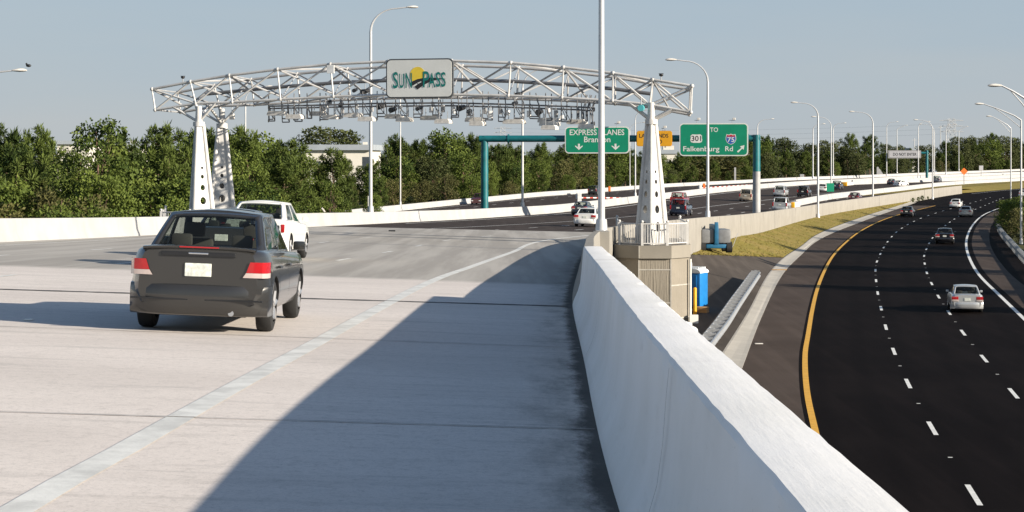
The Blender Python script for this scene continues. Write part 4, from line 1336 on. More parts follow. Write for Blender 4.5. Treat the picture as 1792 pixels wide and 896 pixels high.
def hull(D, k=1.0):
    L, w = D['L'], D['w']
    ys = sorted(set([0, .03, .09, .2, .35, D['y0'], (D['y0'] + D['y3']) / 2, D['y3'], 1.3 if D['y0'] < 1.2 else 1.0, L - .9, L - .5, L - .25, L - .1, L - .02]))
    rows = []
    for y in ys:
        r = min(1, y / .32); f = min(1, (L - y) / .5)
        ww = w * (.84 + .16 * math.sin(r * math.pi / 2)) * (.80 + .20 * math.sin(f * math.pi / 2))
        if y <= D['y0']: t = D['trunk'] - .03 * (1 - min(1, y / .12)) ** 1 + .0
        elif y >= D['y3']: t = D['bf'] - .03 + (D['hood'] - D['bf'] + .03) * min(1, (y - D['y3']) / 1.0)
        else: t = D['br'] + (D['bf'] - D['br']) * (y - D['y0']) / (D['y3'] - D['y0'])
        t -= .20 * (1 - f) ** 1.5
        bz = .22 + .10 * (1 - min(1, y / .5)) + .05 * (1 - f)
        half = [(0, bz), (ww * .75, bz), (ww * .93, bz + .05), (ww * .985, bz + .16), (ww, .50), (ww * 1.0, .62), (ww * .985, .74), (ww * .955, t - .09), (ww * .92, t - .03), (ww * .86, t), (ww * .5, t + .018), (0, t + .024)]
        ring = [(x, y, z) for x, z in half] + [(-x, y, z) for x, z in half[-2:0:-1]]
        rows.append(ring)
    n = len(rows[0])
    mb = MB()
    vs = [q for r in rows for q in r]
    fs = []; mi = []
    for i in range(len(rows) - 1):
        for q in range(n):
            fs.append((i * n + q, i * n + (q + 1) % n, (i + 1) * n + (q + 1) % n, (i + 1) * n + q))
    fs += [tuple(range(n)), tuple(range(len(vs) - 1, len(vs) - n - 1, -1))]
    mb.add(vs, fs)
    for i, f in enumerate(mb.f):
        cx = sum(vs[q][0] for q in f) / len(f); cy = sum(vs[q][1] for q in f) / len(f); cz = sum(vs[q][2] for q in f) / len(f)
        if abs(cx) < w * .80 and D['y0'] + .02 < cy < D['y3'] - .02 and cz > .6: mb.m[i] = 1
        elif cz < .36 and abs(cx) < w * .9: mb.m[i] = 1
    return mb
def smooth_mesh(o, ang=35):
    me = o.data
    me.polygons.foreach_set('use_smooth', [True] * len(me.polygons))
    me.set_sharp_from_angle(angle=math.radians(ang))
_hull_cache = {}
def car_hull(kind):
    if kind in _hull_cache: return _hull_cache[kind]
    D = KINDS[kind]; R = D['wr_']
    o = hull(D).build('hull_source', [M_TRIM, M_TRIM], recalc=True)
    cut = MB()
    for y in (D.get('wy0', .85), D['L'] - .85):
        for sx in (-1, 1):
            cut.tube((sx * (D['w'] - .26), y, R), (sx * (D['w'] + .2), y, R), R + .055, n=28, mi=1)
    c = cut.build('cut_source', [M_TRIM, M_TRIM], recalc=True)
    md = o.modifiers.new('cut', 'BOOLEAN'); md.operation = 'DIFFERENCE'; md.object = c; md.solver = 'EXACT'
    dg = bpy.context.evaluated_depsgraph_get()
    me = bpy.data.meshes.new_from_object(o.evaluated_get(dg))
    me.name = 'body'
    bpy.data.objects.remove(o); bpy.data.objects.remove(c)
    me.polygons.foreach_set('use_smooth', [True] * len(me.polygons))
    me.set_sharp_from_angle(angle=math.radians(32))
    _hull_cache[kind] = me
    return me
def car(kind, pm, loc, hd, label, cat='car', detail=1, scale=1.0, group=None, slope=0.0, tail=None, glass=None, bumper=None, roll=0.0):
    D = KINDS[kind]; L, w, h = D['L'], D['w'], D['h']; R = D['wr_']
    name = {'sedan': 'sedan_car', 'saloon': 'sedan_car', 'compact': 'sedan_car', 'minivan': 'minivan', 'suv': 'sport_utility_vehicle', 'pickup': 'pickup_truck'}[kind]
    t = thing(name, label, cat, loc, hd, group)
    t.rotation_euler = (slope, roll, hd)
    t.scale = (scale,) * 3
    me = car_hull(kind).copy()
    me.materials[0] = pm; me.materials[1] = M_TRIM
    o = bpy.data.objects.new('body', me); COL.objects.link(o); o.parent = t
    G = glass or M_GLASS
    wb = w * .885
    zr, zt0, zf = h - .05, D['br'] - .005, D['bf'] - .02
    y0, y1, y2, y3, wr = D['y0'], D['y1'], D['y2'], D['y3'], D['wr']
    frame = MB()
    def do(corners, bulge, ub, vb, name_):
        us, vs = refine(ub, 10), refine(vb, 8)
        rows = patch(*corners, bulge, us, vs)
        gl = MB()
        for i in range(len(vs) - 1):
            for j in range(len(us) - 1):
                um, vm = (us[j] + us[j + 1]) / 2, (vs[i] + vs[i + 1]) / 2
                inside = vb[1] < vm < vb[-2] and any(a < um < b for a, b in name_[1])
                (gl if inside else frame).add([rows[i][j], rows[i][j + 1], rows[i + 1][j + 1], rows[i + 1][j]], [(0, 1, 2, 3)])
        if gl.f:
            bm_o = gl.build(name_[0], G, t)
            bm = bmesh.new(); bm.from_mesh(bm_o.data); bmesh.ops.remove_doubles(bm, verts=bm.verts, dist=.002); bm.to_mesh(bm_o.data); bm.free()
            smooth_mesh(bm_o, 60)
    do(((-wb + .04, y0, zt0), (wb - .04, y0, zt0), (wr, y1, zr), (-wr, y1, zr)), (0, -.09, .03), [0, .065, .935, 1], [0, .05, .90, 1], ('rear_window', [(.065, .935)]))
    do(((wb - .04, y3, zf), (-wb + .04, y3, zf), (-wr, y2, zr), (wr, y2, zr)), (0, .10, .03), [0, .06, .94, 1], [0, .04, .91, 1], ('windshield', [(.06, .94)]))
    two = [(.13, .50), (.535, .93)] if kind != 'pickup' else [(.12, .9)]
    ub = sorted(set([0, 1] + [q for p in two for q in p]))
    do(((wb - .04, y0, zt0), (wb - .04, y3, zf), (wr, y2, zr), (wr, y1, zr)), (.03, 0, 0), ub, [0, .05, .90, 1], ('side_window', two))
    ub2 = sorted(1 - q for q in ub); two2 = [(1 - b, 1 - a) for a, b in two]
    do(((-wb + .04, y3, zf), (-wb + .04, y0, zt0), (-wr, y1, zr), (-wr, y2, zr)), (-.03, 0, 0), ub2, [0, .05, .90, 1], ('side_window', two2))
    us = refine([0, 1], 8)
    for r in [patch((-wr, y1, zr), (wr, y1, zr), (wr, y2, zr), (-wr, y2, zr), (0, 0, .06), us, us)]:
        for i in range(len(us) - 1):
            for j in range(len(us) - 1):
                frame.add([r[i][j], r[i][j + 1], r[i + 1][j + 1], r[i + 1][j]], [(0, 1, 2, 3)])
    fo = frame.build('roof_and_pillars', pm, t)
    bm = bmesh.new(); bm.from_mesh(fo.data); bmesh.ops.remove_doubles(bm, verts=bm.verts, dist=.002); bmesh.ops.recalc_face_normals(bm, faces=bm.faces); bm.to_mesh(fo.data); bm.free()
    sd = fo.modifiers.new('thickness', 'SOLIDIFY'); sd.thickness = .035; sd.offset = -1
    smooth_mesh(fo, 40)
    # wheels
    for y in (.85, L - .85):
        for sx in (-1, 1):
            mb = MB()
            prof = [(R * .62, .0), (R * .80, .0), (R * .94, .012), (R, .045), (R, .165), (R * .94, .20), (R * .62, .21)]
            n = 24
            vs = []
            for r_, d in prof:
                for q in range(n):
                    a = 2 * math.pi * q / n
                    vs.append((sx * (w - .012 - d), y + r_ * math.cos(a), R + r_ * math.sin(a)))
            fs = [(i * n + q, i * n + (q + 1) % n, (i + 1) * n + (q + 1) % n, (i + 1) * n + q) for i in range(len(prof) - 1) for q in range(n)]
            mb.add(vs, fs)
            wo = mb.build('wheel', M_TYRE, t, smooth=40)
            mb = MB()
            mb.tube((sx * (w - .06), y, R), (sx * (w - .10), y, R), R * .64, n=24)
            for q in range(5):
                a = 2 * math.pi * q / 5 + .3
                c_, s_ = math.cos(a), math.sin(a)
                mb.tube((sx * (w - .035), y + R * .12 * c_, R + R * .12 * s_), (sx * (w - .025), y + R * .6 * c_, R + R * .6 * s_), .035, .03, n=6)
            mb.tube((sx * (w - .02), y, R), (sx * (w - .07), y, R), R * .16, n=10)
            mb.build('rim', M_RIM, wo, smooth=40)
    # lamps, plate, bumper, mirrors
    tz0, tz1 = D['trunk'] - .30, D['trunk'] - .09
    TL = tail or 'wide'
    for sx in (-1, 1):
        mb = MB()
        if TL == 'corner':
            def lampshape(z0_, z1_, xi0, xi1, off):
                m_ = MB(); rows = []
                for f in (0, .2, .4, .6, .8, 1.0):
                    row = []
                    for z_, xi in ((z0_, xi0), ((z0_ + z1_) / 2, (xi0 + xi1) / 2), (z1_, xi1)):
                        a = f * math.pi / 2
                        # from the inner rear edge round the corner to the flank
                        xo = w * .99 + off; yc = .30
                        if f < .6: p_ = (xi + (xo - .07 - xi) * f / .6, -.018 - off + .03 * (f / .6) ** 2, z_)
                        else:
                            g_ = (f - .6) / .4; p_ = (xo - .07 + .07 * math.sin(g_ * math.pi / 2), .012 - off + .24 * g_ ** 1.6, z_)
                        row.append((sx * p_[0], p_[1], p_[2]))
                    rows.append(row)
                m_.grid(rows); return m_
            mb = lampshape(tz0 + .035, tz1 - .045, .585, .63, .004)
        elif TL == 'slim': mb.bevbox(min(sx * (w - .15), sx * (w * .93)), max(sx * (w - .15), sx * (w * .93)), -.004, .10, tz0 - .02, tz1 - .02, .015)
        elif TL == 'tall': mb.bevbox(min(sx * (w - .20), sx * (w * .955)), max(sx * (w - .20), sx * (w * .955)), -.012, .12, tz0 - .12, tz1 + .12, .02)
        else: mb.bevbox(min(sx * .47, sx * (w * .962)), max(sx * .47, sx * (w * .962)), -.014, .17, tz0, tz1, .022)
        lo = mb.build('tail_lamp', M_TAIL, t, smooth=40)
        if TL == 'corner':
            lampshape(tz0 - .025, tz0 + .033, .545, .583, .005).build('reversing_lamp', M_CLEAR, lo, smooth=40)
        if TL == 'wide' and detail:
            mb = MB(); mb.bevbox(min(sx * .46, sx * (w * .966)), max(sx * .46, sx * (w * .966)), -.018, .15, tz0 - .055, tz0 + .045, .015)
            mb.build('reversing_lamp', M_CLEAR, lo, smooth=40)
    MB().bevbox(-.16, .16, -.02, .02, tz0 - .03, tz0 + .13, .008).build('licence_plate', M_PLATE, t)
    mb = MB()
    if True:
        rows = []
        for q in range(13):
            a = -1 + 2 * q / 12
            x = a * (w * .985); y = -.05 + .20 * abs(a) ** 4
            rows.append([(x, y + .20, .215), (x, y + .05, .22), (x, y + .012, .25), (x, y - .006, .34), (x, y - .016, .44), (x, y - .014, .53), (x, y + .012, .585), (x, y + .07, .60), (x, y + .16, .595)])
        mb.grid(rows)
        for sx in (-1, 1):
            e = rows[12 if sx > 0 else 0]
            q0 = [(sx * w * .99, .08, .30), (sx * w * .99, .36, .30), (sx * w * 1.004, .36, .56), (sx * w * 1.0, .08, .57)]
    mb = MB(); r0, r1 = rows[0], rows[-1]
    sidew = lambda row, sx: [(sx * (w + .006 - (.03 if k == 0 else 0)), min(.46, max(.40, p_[1] + .3)), p_[2]) for k, p_ in enumerate(row)]
    mb.grid([sidew(r0, -1)] + rows + [sidew(r1, 1)])
    mb.build('rear_bumper', bumper or pm, t, smooth=50)
    MB().box(-w * .66, w * .66, .25, 1.2, .20, .34).build('underbody', M_TRIM, t)
    for sx in (-1, 1):
        mb = MB(); mb.bevbox(min(sx * (w - .03), sx * (w + .13)), max(sx * (w - .03), sx * (w + .13)), y3 - .42, y3 - .32, D['bf'] + .01, D['bf'] + .13, .03)
        mb.build('side_mirror', M_TRIM if detail == 3 else pm, t, smooth=40)
    for sx in (-1, 1):
        mb = MB(); mb.bevbox(min(sx * .45, sx * (w * .84)), max(sx * .45, sx * (w * .84)), L - .10, L + .01, .56, .70, .02)
        mb.build('head_lamp', M_HEAD, t, smooth=40)
    if detail:
        mb = MB()
        for sx in (-.38, .38):
            mb.bevbox(sx - .24, sx + .24, y3 - 1.25, y3 - 1.1, D['bf'] - .4, D['bf'] + .14, .05); mb.bevbox(sx - .13, sx + .13, y3 - 1.24, y3 - 1.14, D['bf'] + .16, D['bf'] + .35, .04)
            mb.bevbox(sx - .13, sx + .13, y0 + .35, y0 + .45, D['br'] + .0, D['br'] + .17, .04)
        mb.build('seats', M_SEAT, t, smooth=40)
        mb = MB()
        for sx in (-1, 1):
            for yy in (y0 + .62, (y0 + y3) / 2 + .35):
                mb.box(min(sx * w * .975, sx * (w + .014)), max(sx * w * .975, sx * (w + .014)), yy - .09, yy + .09, .78, .81)
        mb.build('door_handle', pm, t)
    if detail >= 2:
        MB().bevbox(-.45, .45, -.022, .03, tz1 + .0, tz1 + .055, .01).build('garnish', M_TRIM, t)
        MB().bevbox(-.12, .12, -.028, -.01, tz1 + .028, tz1 + .05, .006).build('chrome_strip', M_CHROME, t)
        mb = MB()
        rows = []
        for q in range(13):
            a = -1 + 2 * q / 12
            x = a * w * .80; z = D['trunk'] + .022 - .022 * abs(a) ** 4
            rows.append([(x, .05, D['trunk'] - .03), (x, .02, z - .012), (x, .02, z + .012), (x, .08, z + .02), (x, .24, D['trunk'] + .015)])
        mb.grid(rows); mb.build('rear_spoiler', pm, t, smooth=50)
        MB().box(-.24, .24, .012, .03, D['trunk'] + .014, D['trunk'] + .030).build('brake_light', M_TAIL, t)
        mb = MB(); mb.tube((.42, -.03, .26), (.42, .3, .26), .035, n=10); mb.build('exhaust', M_GALV, t)
        # door and lid seams
        mb = MB()
        for sx in (-1, 1):
            for yy in (1.28, 2.28, 3.35):
                for z0_, z1_, k0, k1 in ((.40, .62, .996, 1.001), (.62, .74, 1.001, .986), (.74, .9, .986, .958)):
                    mb.add([(sx * (w * k0 + .003), yy - .005, z0_), (sx * (w * k0 + .003), yy + .005, z0_), (sx * (w * k1 + .003), yy + .005, z1_), (sx * (w * k1 + .003), yy - .005, z1_)], [(0, 1, 2, 3)])
        mb.build('door_seams', M_TRIM, t)
        mb = MB()
        for sx in (-1, 1): mb.bevbox(min(sx * .1, sx * (w * .94)), max(sx * .1, sx * (w * .94)), -.064, -.02, .405, .425, .004)
        mb.build('bumper_strip', M_TRIM, t)
    return t
def deck_car(kind, pm, px, py, label, cat='car', detail=1, scale=1.0, dh=0.0, **kw):
    P = deck_px(px, py)
    hd = deck_heading(P.x, P.y) + dh
    d = Vector((-math.sin(hd), math.cos(hd)))
    z2 = deck_z(P.x + d.x * 3, P.y + d.y * 3)
    n = Vector((d.y, -d.x))
    zr_ = deck_z(P.x + n.x, P.y + n.y) - deck_z(P.x - n.x, P.y - n.y)
    return car(kind, pm, P, hd, label, cat, detail, scale, slope=math.atan((z2 - P.z) / 3), roll=-math.atan(zr_ / 2), **kw)
def low_car(kind, pm, px, py, label, cat='car', detail=1, scale=1.0, fx=XD1, **kw):
    P = low_px(px, py)
    hd = -math.atan((fx(P.y + 4) - fx(P.y - 4)) / 8)
    return car(kind, pm, P, hd, label, cat, detail, scale, **kw)
P_DK = paint('dark grey', (.045, .043, .040), .45, .22)
P_WH = paint('white', (.74, .73, .70), .0, .3)
P_SI = paint('silver', (.46, .47, .47), .35, .3)
P_BK = paint('black', (.010, .010, .012), .0, .22)
P_NV = paint('navy', (.012, .018, .035), .0, .22)
P_RD = paint('red', (.22, .012, .012), .0, .25)
P_MR = paint('maroon', (.07, .010, .012), .0, .25)
P_TN = paint('tan', (.40, .34, .26), .3, .3)
P_GR = paint('mid grey', (.17, .18, .20), .3, .3)
P_CH = paint('champagne', (.50, .46, .40), .25, .3)
deck_car('saloon', P_DK, 342, 584, 'dark grey sedan driving away on the near deck, largest car in the picture', detail=2, scale=1.055, dh=.012, tail='corner')
deck_car('saloon', P_WH, 440, 455, 'white sedan just ahead of the dark grey sedan', detail=1, scale=1.17, dh=-.01, tail='slim')
deck_car('saloon', P_BK, 385, 471, 'black car almost hidden ahead of the dark grey sedan, only its roof showing', detail=1, dh=-.01, tail='slim')
deck_car('sedan', P_WH, 1023, 397, 'white sedan on the dark asphalt, half hidden by the thick lamp post', detail=1)
deck_car('compact', P_NV, 1013, 377.5, 'dark blue sedan just ahead of the white sedan by the lamp post', detail=1)
deck_car('suv', P_NV, 1186, 378, 'dark blue sport utility vehicle right of the white gantry column', detail=1, tail='tall')
deck_car('suv', P_RD, 1184, 361, 'red vehicle directly ahead of the dark blue sport utility vehicle', detail=1, tail='tall')
deck_car('minivan', P_TN, 1304, 352.5, 'tan minivan left of the teal sign post on the upper road', 'minivan', tail='tall')
deck_car('minivan', P_SI, 1363, 344, 'silver minivan on the upper road beyond the teal sign post', 'minivan', tail='tall')
deck_car('suv', P_BK, 1404, 344.5, 'black sport utility vehicle beside the silver minivan, left of a lamp post', tail='tall')
deck_car('suv', P_SI, 1364, 371, 'silver sport utility vehicle in the exit lane beside the crash cushion', tail='tall')
deck_car('compact', P_WH, 1438, 335.5, 'white car partly behind the lamp post left of the green plate')
deck_car('pickup', P_NV, 1461, 332, 'dark pickup truck just right of the green plate', 'truck', tail='tall')
deck_car('compact', P_MR, 1493, 353.5, 'black and maroon car alone on the exit ramp', tail='wide')
deck_car('compact', P_NV, 1558, 323.5, 'dark car hidden behind the white car below the DO NOT ENTER sign')
deck_car('sedan', P_WH, 1568, 326.5, 'white car on the far upper road below the DO NOT ENTER sign', dh=-.35)
deck_car('suv', P_GR, 1638, 319.5, 'grey vehicle behind the lamp post on the far upper road', tail='tall')
def left_car(kind, pm, px, py, flip, label, **kw):
    P = on_surf(px, py, left_z, 150)
    hd = -math.atan((XF(P.y + 4) - XF(P.y - 4)) / 8) + (math.pi if flip else 0)
    return car(kind, pm, P, hd, label, **kw)
left_car('suv', P_MR, 845, 357, True, 'maroon vehicle facing the camera behind the teal post of the sign bridge')
left_car('suv', P_BK, 1036, 341, False, 'black vehicle on the left road just left of the thick lamp post', tail='tall')
left_car('suv', P_GR, 1630, 304.5, False, 'small grey vehicle on the farthest road above the cantilever post', tail='tall')
low_car('sedan', P_SI, 1693, 548, 'silver sedan on the lower motorway, nearest car there', detail=1, fx=XD2)
low_car('sedan', P_BK, 1653, 427, 'black sedan in the middle lane of the lower motorway', fx=XD2, scale=1.03)
low_car('sedan', P_BK, 1586, 379.5, 'black sedan in the left lane of the lower motorway with red tail lamps', fx=XD1)
low_car('sedan', P_WH, 1671, 364, 'white sedan farther along the lower motorway, left of a grey sedan', fx=XD1)
low_car('sedan', P_CH, 1689, 379.5, 'champagne sedan close behind the far white sedan on the lower motorway', fx=XD2)
low_car('sedan', P_WH, 1790, 345, 'white car at the right edge of the picture on the far motorway', fx=XD1)

# ------------------------------------------------------------------ things around the pier and on the verge
def toilet(loc, rz, label, sc=1.0):
    t = thing('portable_toilet', label, 'portable toilet', loc, rz)
    t.scale = (sc,) * 3
    mb = MB(); mb.bevbox(-.56, .56, -.58, .58, .12, 2.02, .05)
    for q in (-.36, -.12, .12, .36): mb.box(q - .05, q + .05, .575, .60, .3, 1.85)
    mb.build('cabin', M_TOILET, t, smooth=40)
    d = MB().bevbox(-.36, .36, -.615, -.575, .2, 1.9, .03).build('door', M_TOILET, t)
    MB().bevbox(.22, .30, -.64, -.61, .95, 1.08, .01).build('latch', M_WHITEBOX, d)
    mb = MB()
    rows = []
    for q in range(13):
        a = q / 12 * math.pi
        rows.append([(-.60 * math.cos(a), y, 2.02 + .26 * math.sin(a) ** .7) for y in (-.62, -.5, 0, .5, .62)])
    mb.grid(rows)
    for y in (-.62, .62):
        mb.add([(-.60 * math.cos(q / 12 * math.pi), y, 2.02 + .26 * math.sin(q / 12 * math.pi) ** .7) for q in range(13)], [tuple(range(13))])
    for y in (-.4, -.1, .2, .5): mb.box(-.42, .42, y - .05, y + .05, 2.2, 2.34)
    mb.build('roof', M_TOILETROOF, t, smooth=40)
    MB().box(-.6, .6, -.62, .62, 0, .12).build('skid', M_BLACK, t)
    mb = MB(); mb.tube((-.4, .4, 2.1), (-.4, .4, 2.55), .05, n=8); mb.build('vent_pipe', M_WHITEBOX, t)
    return t
P = at(1216, 535, 108); toilet((P.x, 108, bank_z(P.x, 108)), -.5, 'blue portable toilet with a white roof beside the concrete tower', .96)
P = at(1186, 570, 73); toilet((P.x, 73, .05), .2, 'portable toilet below the white parapet, only its pale domed roof showing')
P = at(1216, 549, 104)
t = thing('bollard', 'yellow bollard standing in front of the blue portable toilet', 'bollard', (P.x, 104, .1))
mb = MB(); mb.tube((0, 0, 0), (0, 0, 1.42), .095, n=12); mb.ball((0, 0, 1.42), .095, rz=.06, nu=12); mb.build('post', M_BOLLARD, t, smooth=40)
mb = MB(); mb.tube((0, 0, -.1), (0, 0, .04), .2, n=12); mb.build('footing', M_PIER, t)
P = at(1227, 542, 105.5)
t = thing('plywood_crate', 'low plywood crate on the ground at the foot of the blue toilet', 'crate', (P.x, 105.5, .1), -.3)
mb = MB(); mb.bevbox(-.36, .36, -.30, .30, 0, .34, .015); mb.build('box', M_WOOD, t)
mb = MB()
for z in (.06, .17, .28): mb.box(-.375, .375, -.315, .315, z - .03, z + .03)
mb.build('slats', mat('crate slat', (.36, .2, .085), .7, var=.3), t)

# boom lift
P = at(1249, 439, 146); bz = bank_z(P.x, 146)
t = thing('boom_lift', 'blue wheeled boom lift with grey hood parked on the grass by the wall', 'boom lift', (P.x, 146, bz), .06)
for sx in (-1, 1):
    for y in (-.9, .9):
        mb = MB(); mb.tube((sx * .78, y, .40), (sx * 1.18, y, .40), .41, n=18)
        wo = mb.build('wheel', M_TYRE, t, smooth=40)
        mb = MB(); mb.tube((sx * 1.17, y, .40), (sx * 1.20, y, .40), .2, n=12); mb.build('rim', M_LIFT, wo)
mb = MB(); mb.bevbox(-.75, .75, -1.25, 1.2, .34, .62, .05); mb.bevbox(-.95, .95, -1.05, -.75, .3, .5, .03); mb.build('chassis', M_LIFT, t, smooth=40)
mb = MB(); mb.bevbox(-1.08, -.16, -1.15, .9, .70, 1.72, .12); mb.bevbox(.16, 1.08, -1.15, .9, .70, 1.72, .12); mb.build('hood', mat('lift hood grey', (.17, .175, .18), .45), t, smooth=40)
mb = MB(); mb.bevbox(-.155, .155, -1.3, 1.2, .6, 2.05, .03); mb.bevbox(-.13, .13, -1.35, -1.1, .7, 2.25, .03); mb.build('boom', M_LIFT, t, smooth=40)
mb = MB(); mb.tube((1.3, -.2, .2), (1.8, -.1, 1.4), .02, n=5); mb.build('stay_rod', M_GALV, t)
# guardrails
def guardrail(pts, double, label, far_end=True):
    t = thing('guardrail', label, 'guardrail', (pts[0][0], pts[0][1], pts[0][2]))
    def beam(off):
        rows = []
        for i, p in enumerate(pts):
            a, b = pts[max(0, i - 1)], pts[min(len(pts) - 1, i + 1)]
            d = Vector((b[0] - a[0], b[1] - a[1])).normalized(); n = Vector((d.y, -d.x))
            sg = 1 if off > 0 else -1
            rows.append([(p[0] + n.x * (off + sg * q), p[1] + n.y * (off + sg * q), p[2] + z) for q, z in ((0, .40), (.07, .44), (.07, .50), (.0, .55), (0, .59), (.07, .64), (.07, .70), (0, .74))])
        mb = MB(); mb.grid(rows)
        o = mb.build('beam', M_GALV, smooth=60)
        md = o.modifiers.new('thickness', 'SOLIDIFY'); md.thickness = .006
        to_local(o, t)
    beam(.27 if double else .17)
    if double: beam(-.27)
    acc = 1.9; 
    for i in range(1, len(pts)):
        a, b = Vector(pts[i - 1]), Vector(pts[i]); acc += (b - a).length
        if acc >= 1.9:
            acc = 0
            d = (b - a); ang = math.atan2(d.y, d.x)
            mb = MB()
            g_ = .265 if double else .165
            mb.box(-.05, .05, -.06, .06, -.3, .84); mb.box(-.07, .07, -g_, g_, .46, .80)
            o = mb.build('post', M_GALV)
            o.matrix_local = Matrix.Translation(b - t.location) @ Matrix.Rotation(ang, 4, 'Z'); o.parent = t
    return t
w = [low_px(1240, 622), low_px(1262, 592), low_px(1285, 555), low_px(1305, 525), low_px(1322, 500)]
f_ = pchip([q.y for q in w], [q.x for q in w])
pts = [(f_(y), y, bank_z(f_(y), y)) for y in frange(60, w[-1].y, 1.0)]
guardrail(pts, True, 'double sided steel guardrail on the asphalt pad between tower and gutter')
w = [low_px(1745, 402), low_px(1751, 413), low_px(1768, 434), low_px(1792, 462), low_px(1840, 515)]
w = sorted(w, key=lambda v: v.y); f2_ = pchip([q.y for q in w], [q.x for q in w])
guardrail([(f2_(y), y, 0.0) for y in frange(100, w[-1].y, 1.0)], False, 'steel guardrail along the right shoulder of the lower motorway, before the shrub')
mb = MB(); rows = []
# litter and a drain grate on the gutter
P = low_px(1378, 476); o = MB().bevbox(-.55, .55, -.12, .12, 0, .06, .02).build('broken_board', M_WOOD); o.location = (P.x - .6, P.y, .14); o.rotation_euler = (0, 0, -.15)
tag(o, 'short brown board lying across the concrete gutter', 'board')
P = low_px(1328, 602); o = MB().bevbox(-.18, .18, -.12, .12, 0, .03, .008).build('litter_scrap', M_PANEL); o.location = (P.x, P.y, .006)
tag(o, 'pale scrap of litter on the left shoulder of the lower motorway', 'litter')
P = deck_px(50, 561); o = MB().bevbox(-.055, .055, -.05, .05, 0, .018, .006).build('road_marker', M_SIGN_W); o.location = (P.x, P.y, P.z + .005)
tag(o, 'small white marker on the deck in the shadow of the dark grey sedan', 'marker')
P = deck_px(686, 405); o = MB().bevbox(-.2, .2, -.12, .12, 0, .08, .03).build('debris_lump', M_BLACK); o.location = (P.x, P.y, P.z)
tag(o, 'dark lump of debris on the far concrete deck', 'debris')

# crash cushions, gate arms, small signs
def cushion(P, hd, label, L=6.0, w=.9):
    t = thing('crash_cushion', label, 'crash cushion', P, hd)
    mb = MB(); mb.bevbox(-w / 2, w / 2, 0, .5, .05, .9, .1); mb.build('nose', M_BOLLARD, t, smooth=40)
    mb = MB()
    for i in range(4): mb.bevbox(-w / 2, w / 2, .6 + i * (L - .6) / 4, .6 + (i + 1) * (L - .6) / 4 - .08, .15, .85, .03)
    mb.build('bay', M_PANEL, t)
    mb = MB(); mb.box(-.1, .1, .2, L, 0, .2); mb.build('rail', M_GALV, t)
    return t
P = deck_px(1384, 366); cushion(P, deck_heading(P.x, P.y), 'yellow nosed crash cushion where the exit lane splits, beside the silver vehicle')
P = deck_px(1477, 326); cushion(P, deck_heading(P.x, P.y), 'yellow nosed crash cushion at the start of the distant barrier, past the pickup', 9, 1.3)
def gate(px, py, Y, x2, y2, label, orange=False):
    A = at(px, py, Y); k = Y / F
    B = at(x2, y2, Y * 1.03)
    t = thing('barrier_gate', label, 'barrier gate', (A.x, A.y, A.z))
    mb = MB(); mb.bevbox(-.3, .3, -.25, .25, -1.0, .75, .05); mb.box(-.55, -.4, -.05, .05, -.2, 1.2); o = mb.build('housing', M_WHITEBOX, t)
    d = Vector(B) - Vector(A); n = int(d.length / .8); arm = MB()
    for i in range(n):
        a = d * (i / n); b_ = d * ((i + 1) / n)
        arm.tube(a, b_, .10, n=6, mi=i % 2)
    arm.build('arm', [M_WHITEBOX, mat('gate red', (.45, .06, .04), .5)], t)
    return t
gate(1014, 346, 300, 1100, 346.5, 'red and white gate arm along the left road behind the thick lamp post')
gate(1226, 329, 440, 1312, 323.5, 'red and white gate arm along the left road behind the exit sign lamp post')
gate(1757, 307.5, 700, 1700, 307.5, 'far white and red gate arm near the orange diamond sign')
def small(px, py, Y, label, name, build, cat):
    t = thing(name, label, cat, at(px, py, Y)); build(t, Y / F); return t
def b_cone(t, k):
    mb = MB(); mb.bevbox(-2.2 * k, 2.2 * k, -.2, .2, 5 * k, 14 * k, .1); mb.build('panel', M_ORANGE, t)
    mb = MB(); mb.box(-.06, .06, 0, .12, -1.0, 5 * k); mb.build('stem', M_BLACK, t)
small(1066.5, 340, 372, 'orange marker panel at the far wall beside the black vehicle', 'orange_marker', b_cone, 'marker')
small(1232, 335, 455, 'orange and white marker at the start of the far gate arm', 'orange_marker', b_cone, 'marker')
def b_diamond(t, k):
    z = 26 * k
    mb = MB(); mb.prism([(0, z - 6.5 * k), (6.5 * k, z), (0, z + 6.5 * k), (-6.5 * k, z)], -.06, 0); mb.build('panel', M_ORANGE, t)
    mb = MB(); mb.box(-.09, .09, .01, .12, 0, z); mb.build('stem', M_GALV, t)
small(1687, 326, 485, 'orange diamond construction sign on the middle barrier, far right', 'diamond_sign', b_diamond, 'sign')
def b_white(t, k):
    z = 15 * k
    mb = MB(); mb.bevbox(-3.6 * k, 3.6 * k, -.05, 0, z - 4.2 * k, z + 4.2 * k, .02); mb.build('panel', M_SIGN_GREY, t)
    mb = MB(); mb.box(-.08, .08, .01, .1, 0, z); mb.build('stem', M_GALV, t)
small(1717, 309, 660, 'small square grey sign right of the orange diamond', 'road_sign', b_white, 'sign')
def b_green(t, k):
    mb = MB(); mb.bevbox(-6.5 * k, 6.5 * k, -.06, 0, 0, 15 * k, .03); mb.build('panel', M_SIGN_G, t)
    mb = MB(); mb.box(-.3, .3, .01, .3, 7 * k, 8 * k); mb.build('clamp', M_GALV, t)
small(1453, 335.5, 326, 'small plain green plate on a lamp post of the middle barrier', 'road_sign', b_green, 'sign')
def b_post(t, k):
    mb = MB(); mb.box(-1.6 * k, 1.6 * k, -.05, .05, -2, 23 * k); mb.build('post', M_STEELSH, t)
small(1286.5, 316, 530, 'slim pale post in front of the trees, right of the exit sign', 'marker_post', b_post, 'post')
small(645, 365, 150, 'slim white marker post at the left barrier beside the tall lamp post', 'marker_post', lambda t, k: MB().box(-1.2 * k, 1.2 * k, -.03, .03, -.6, 22 * k).build('post', M_STEEL, t), 'post')
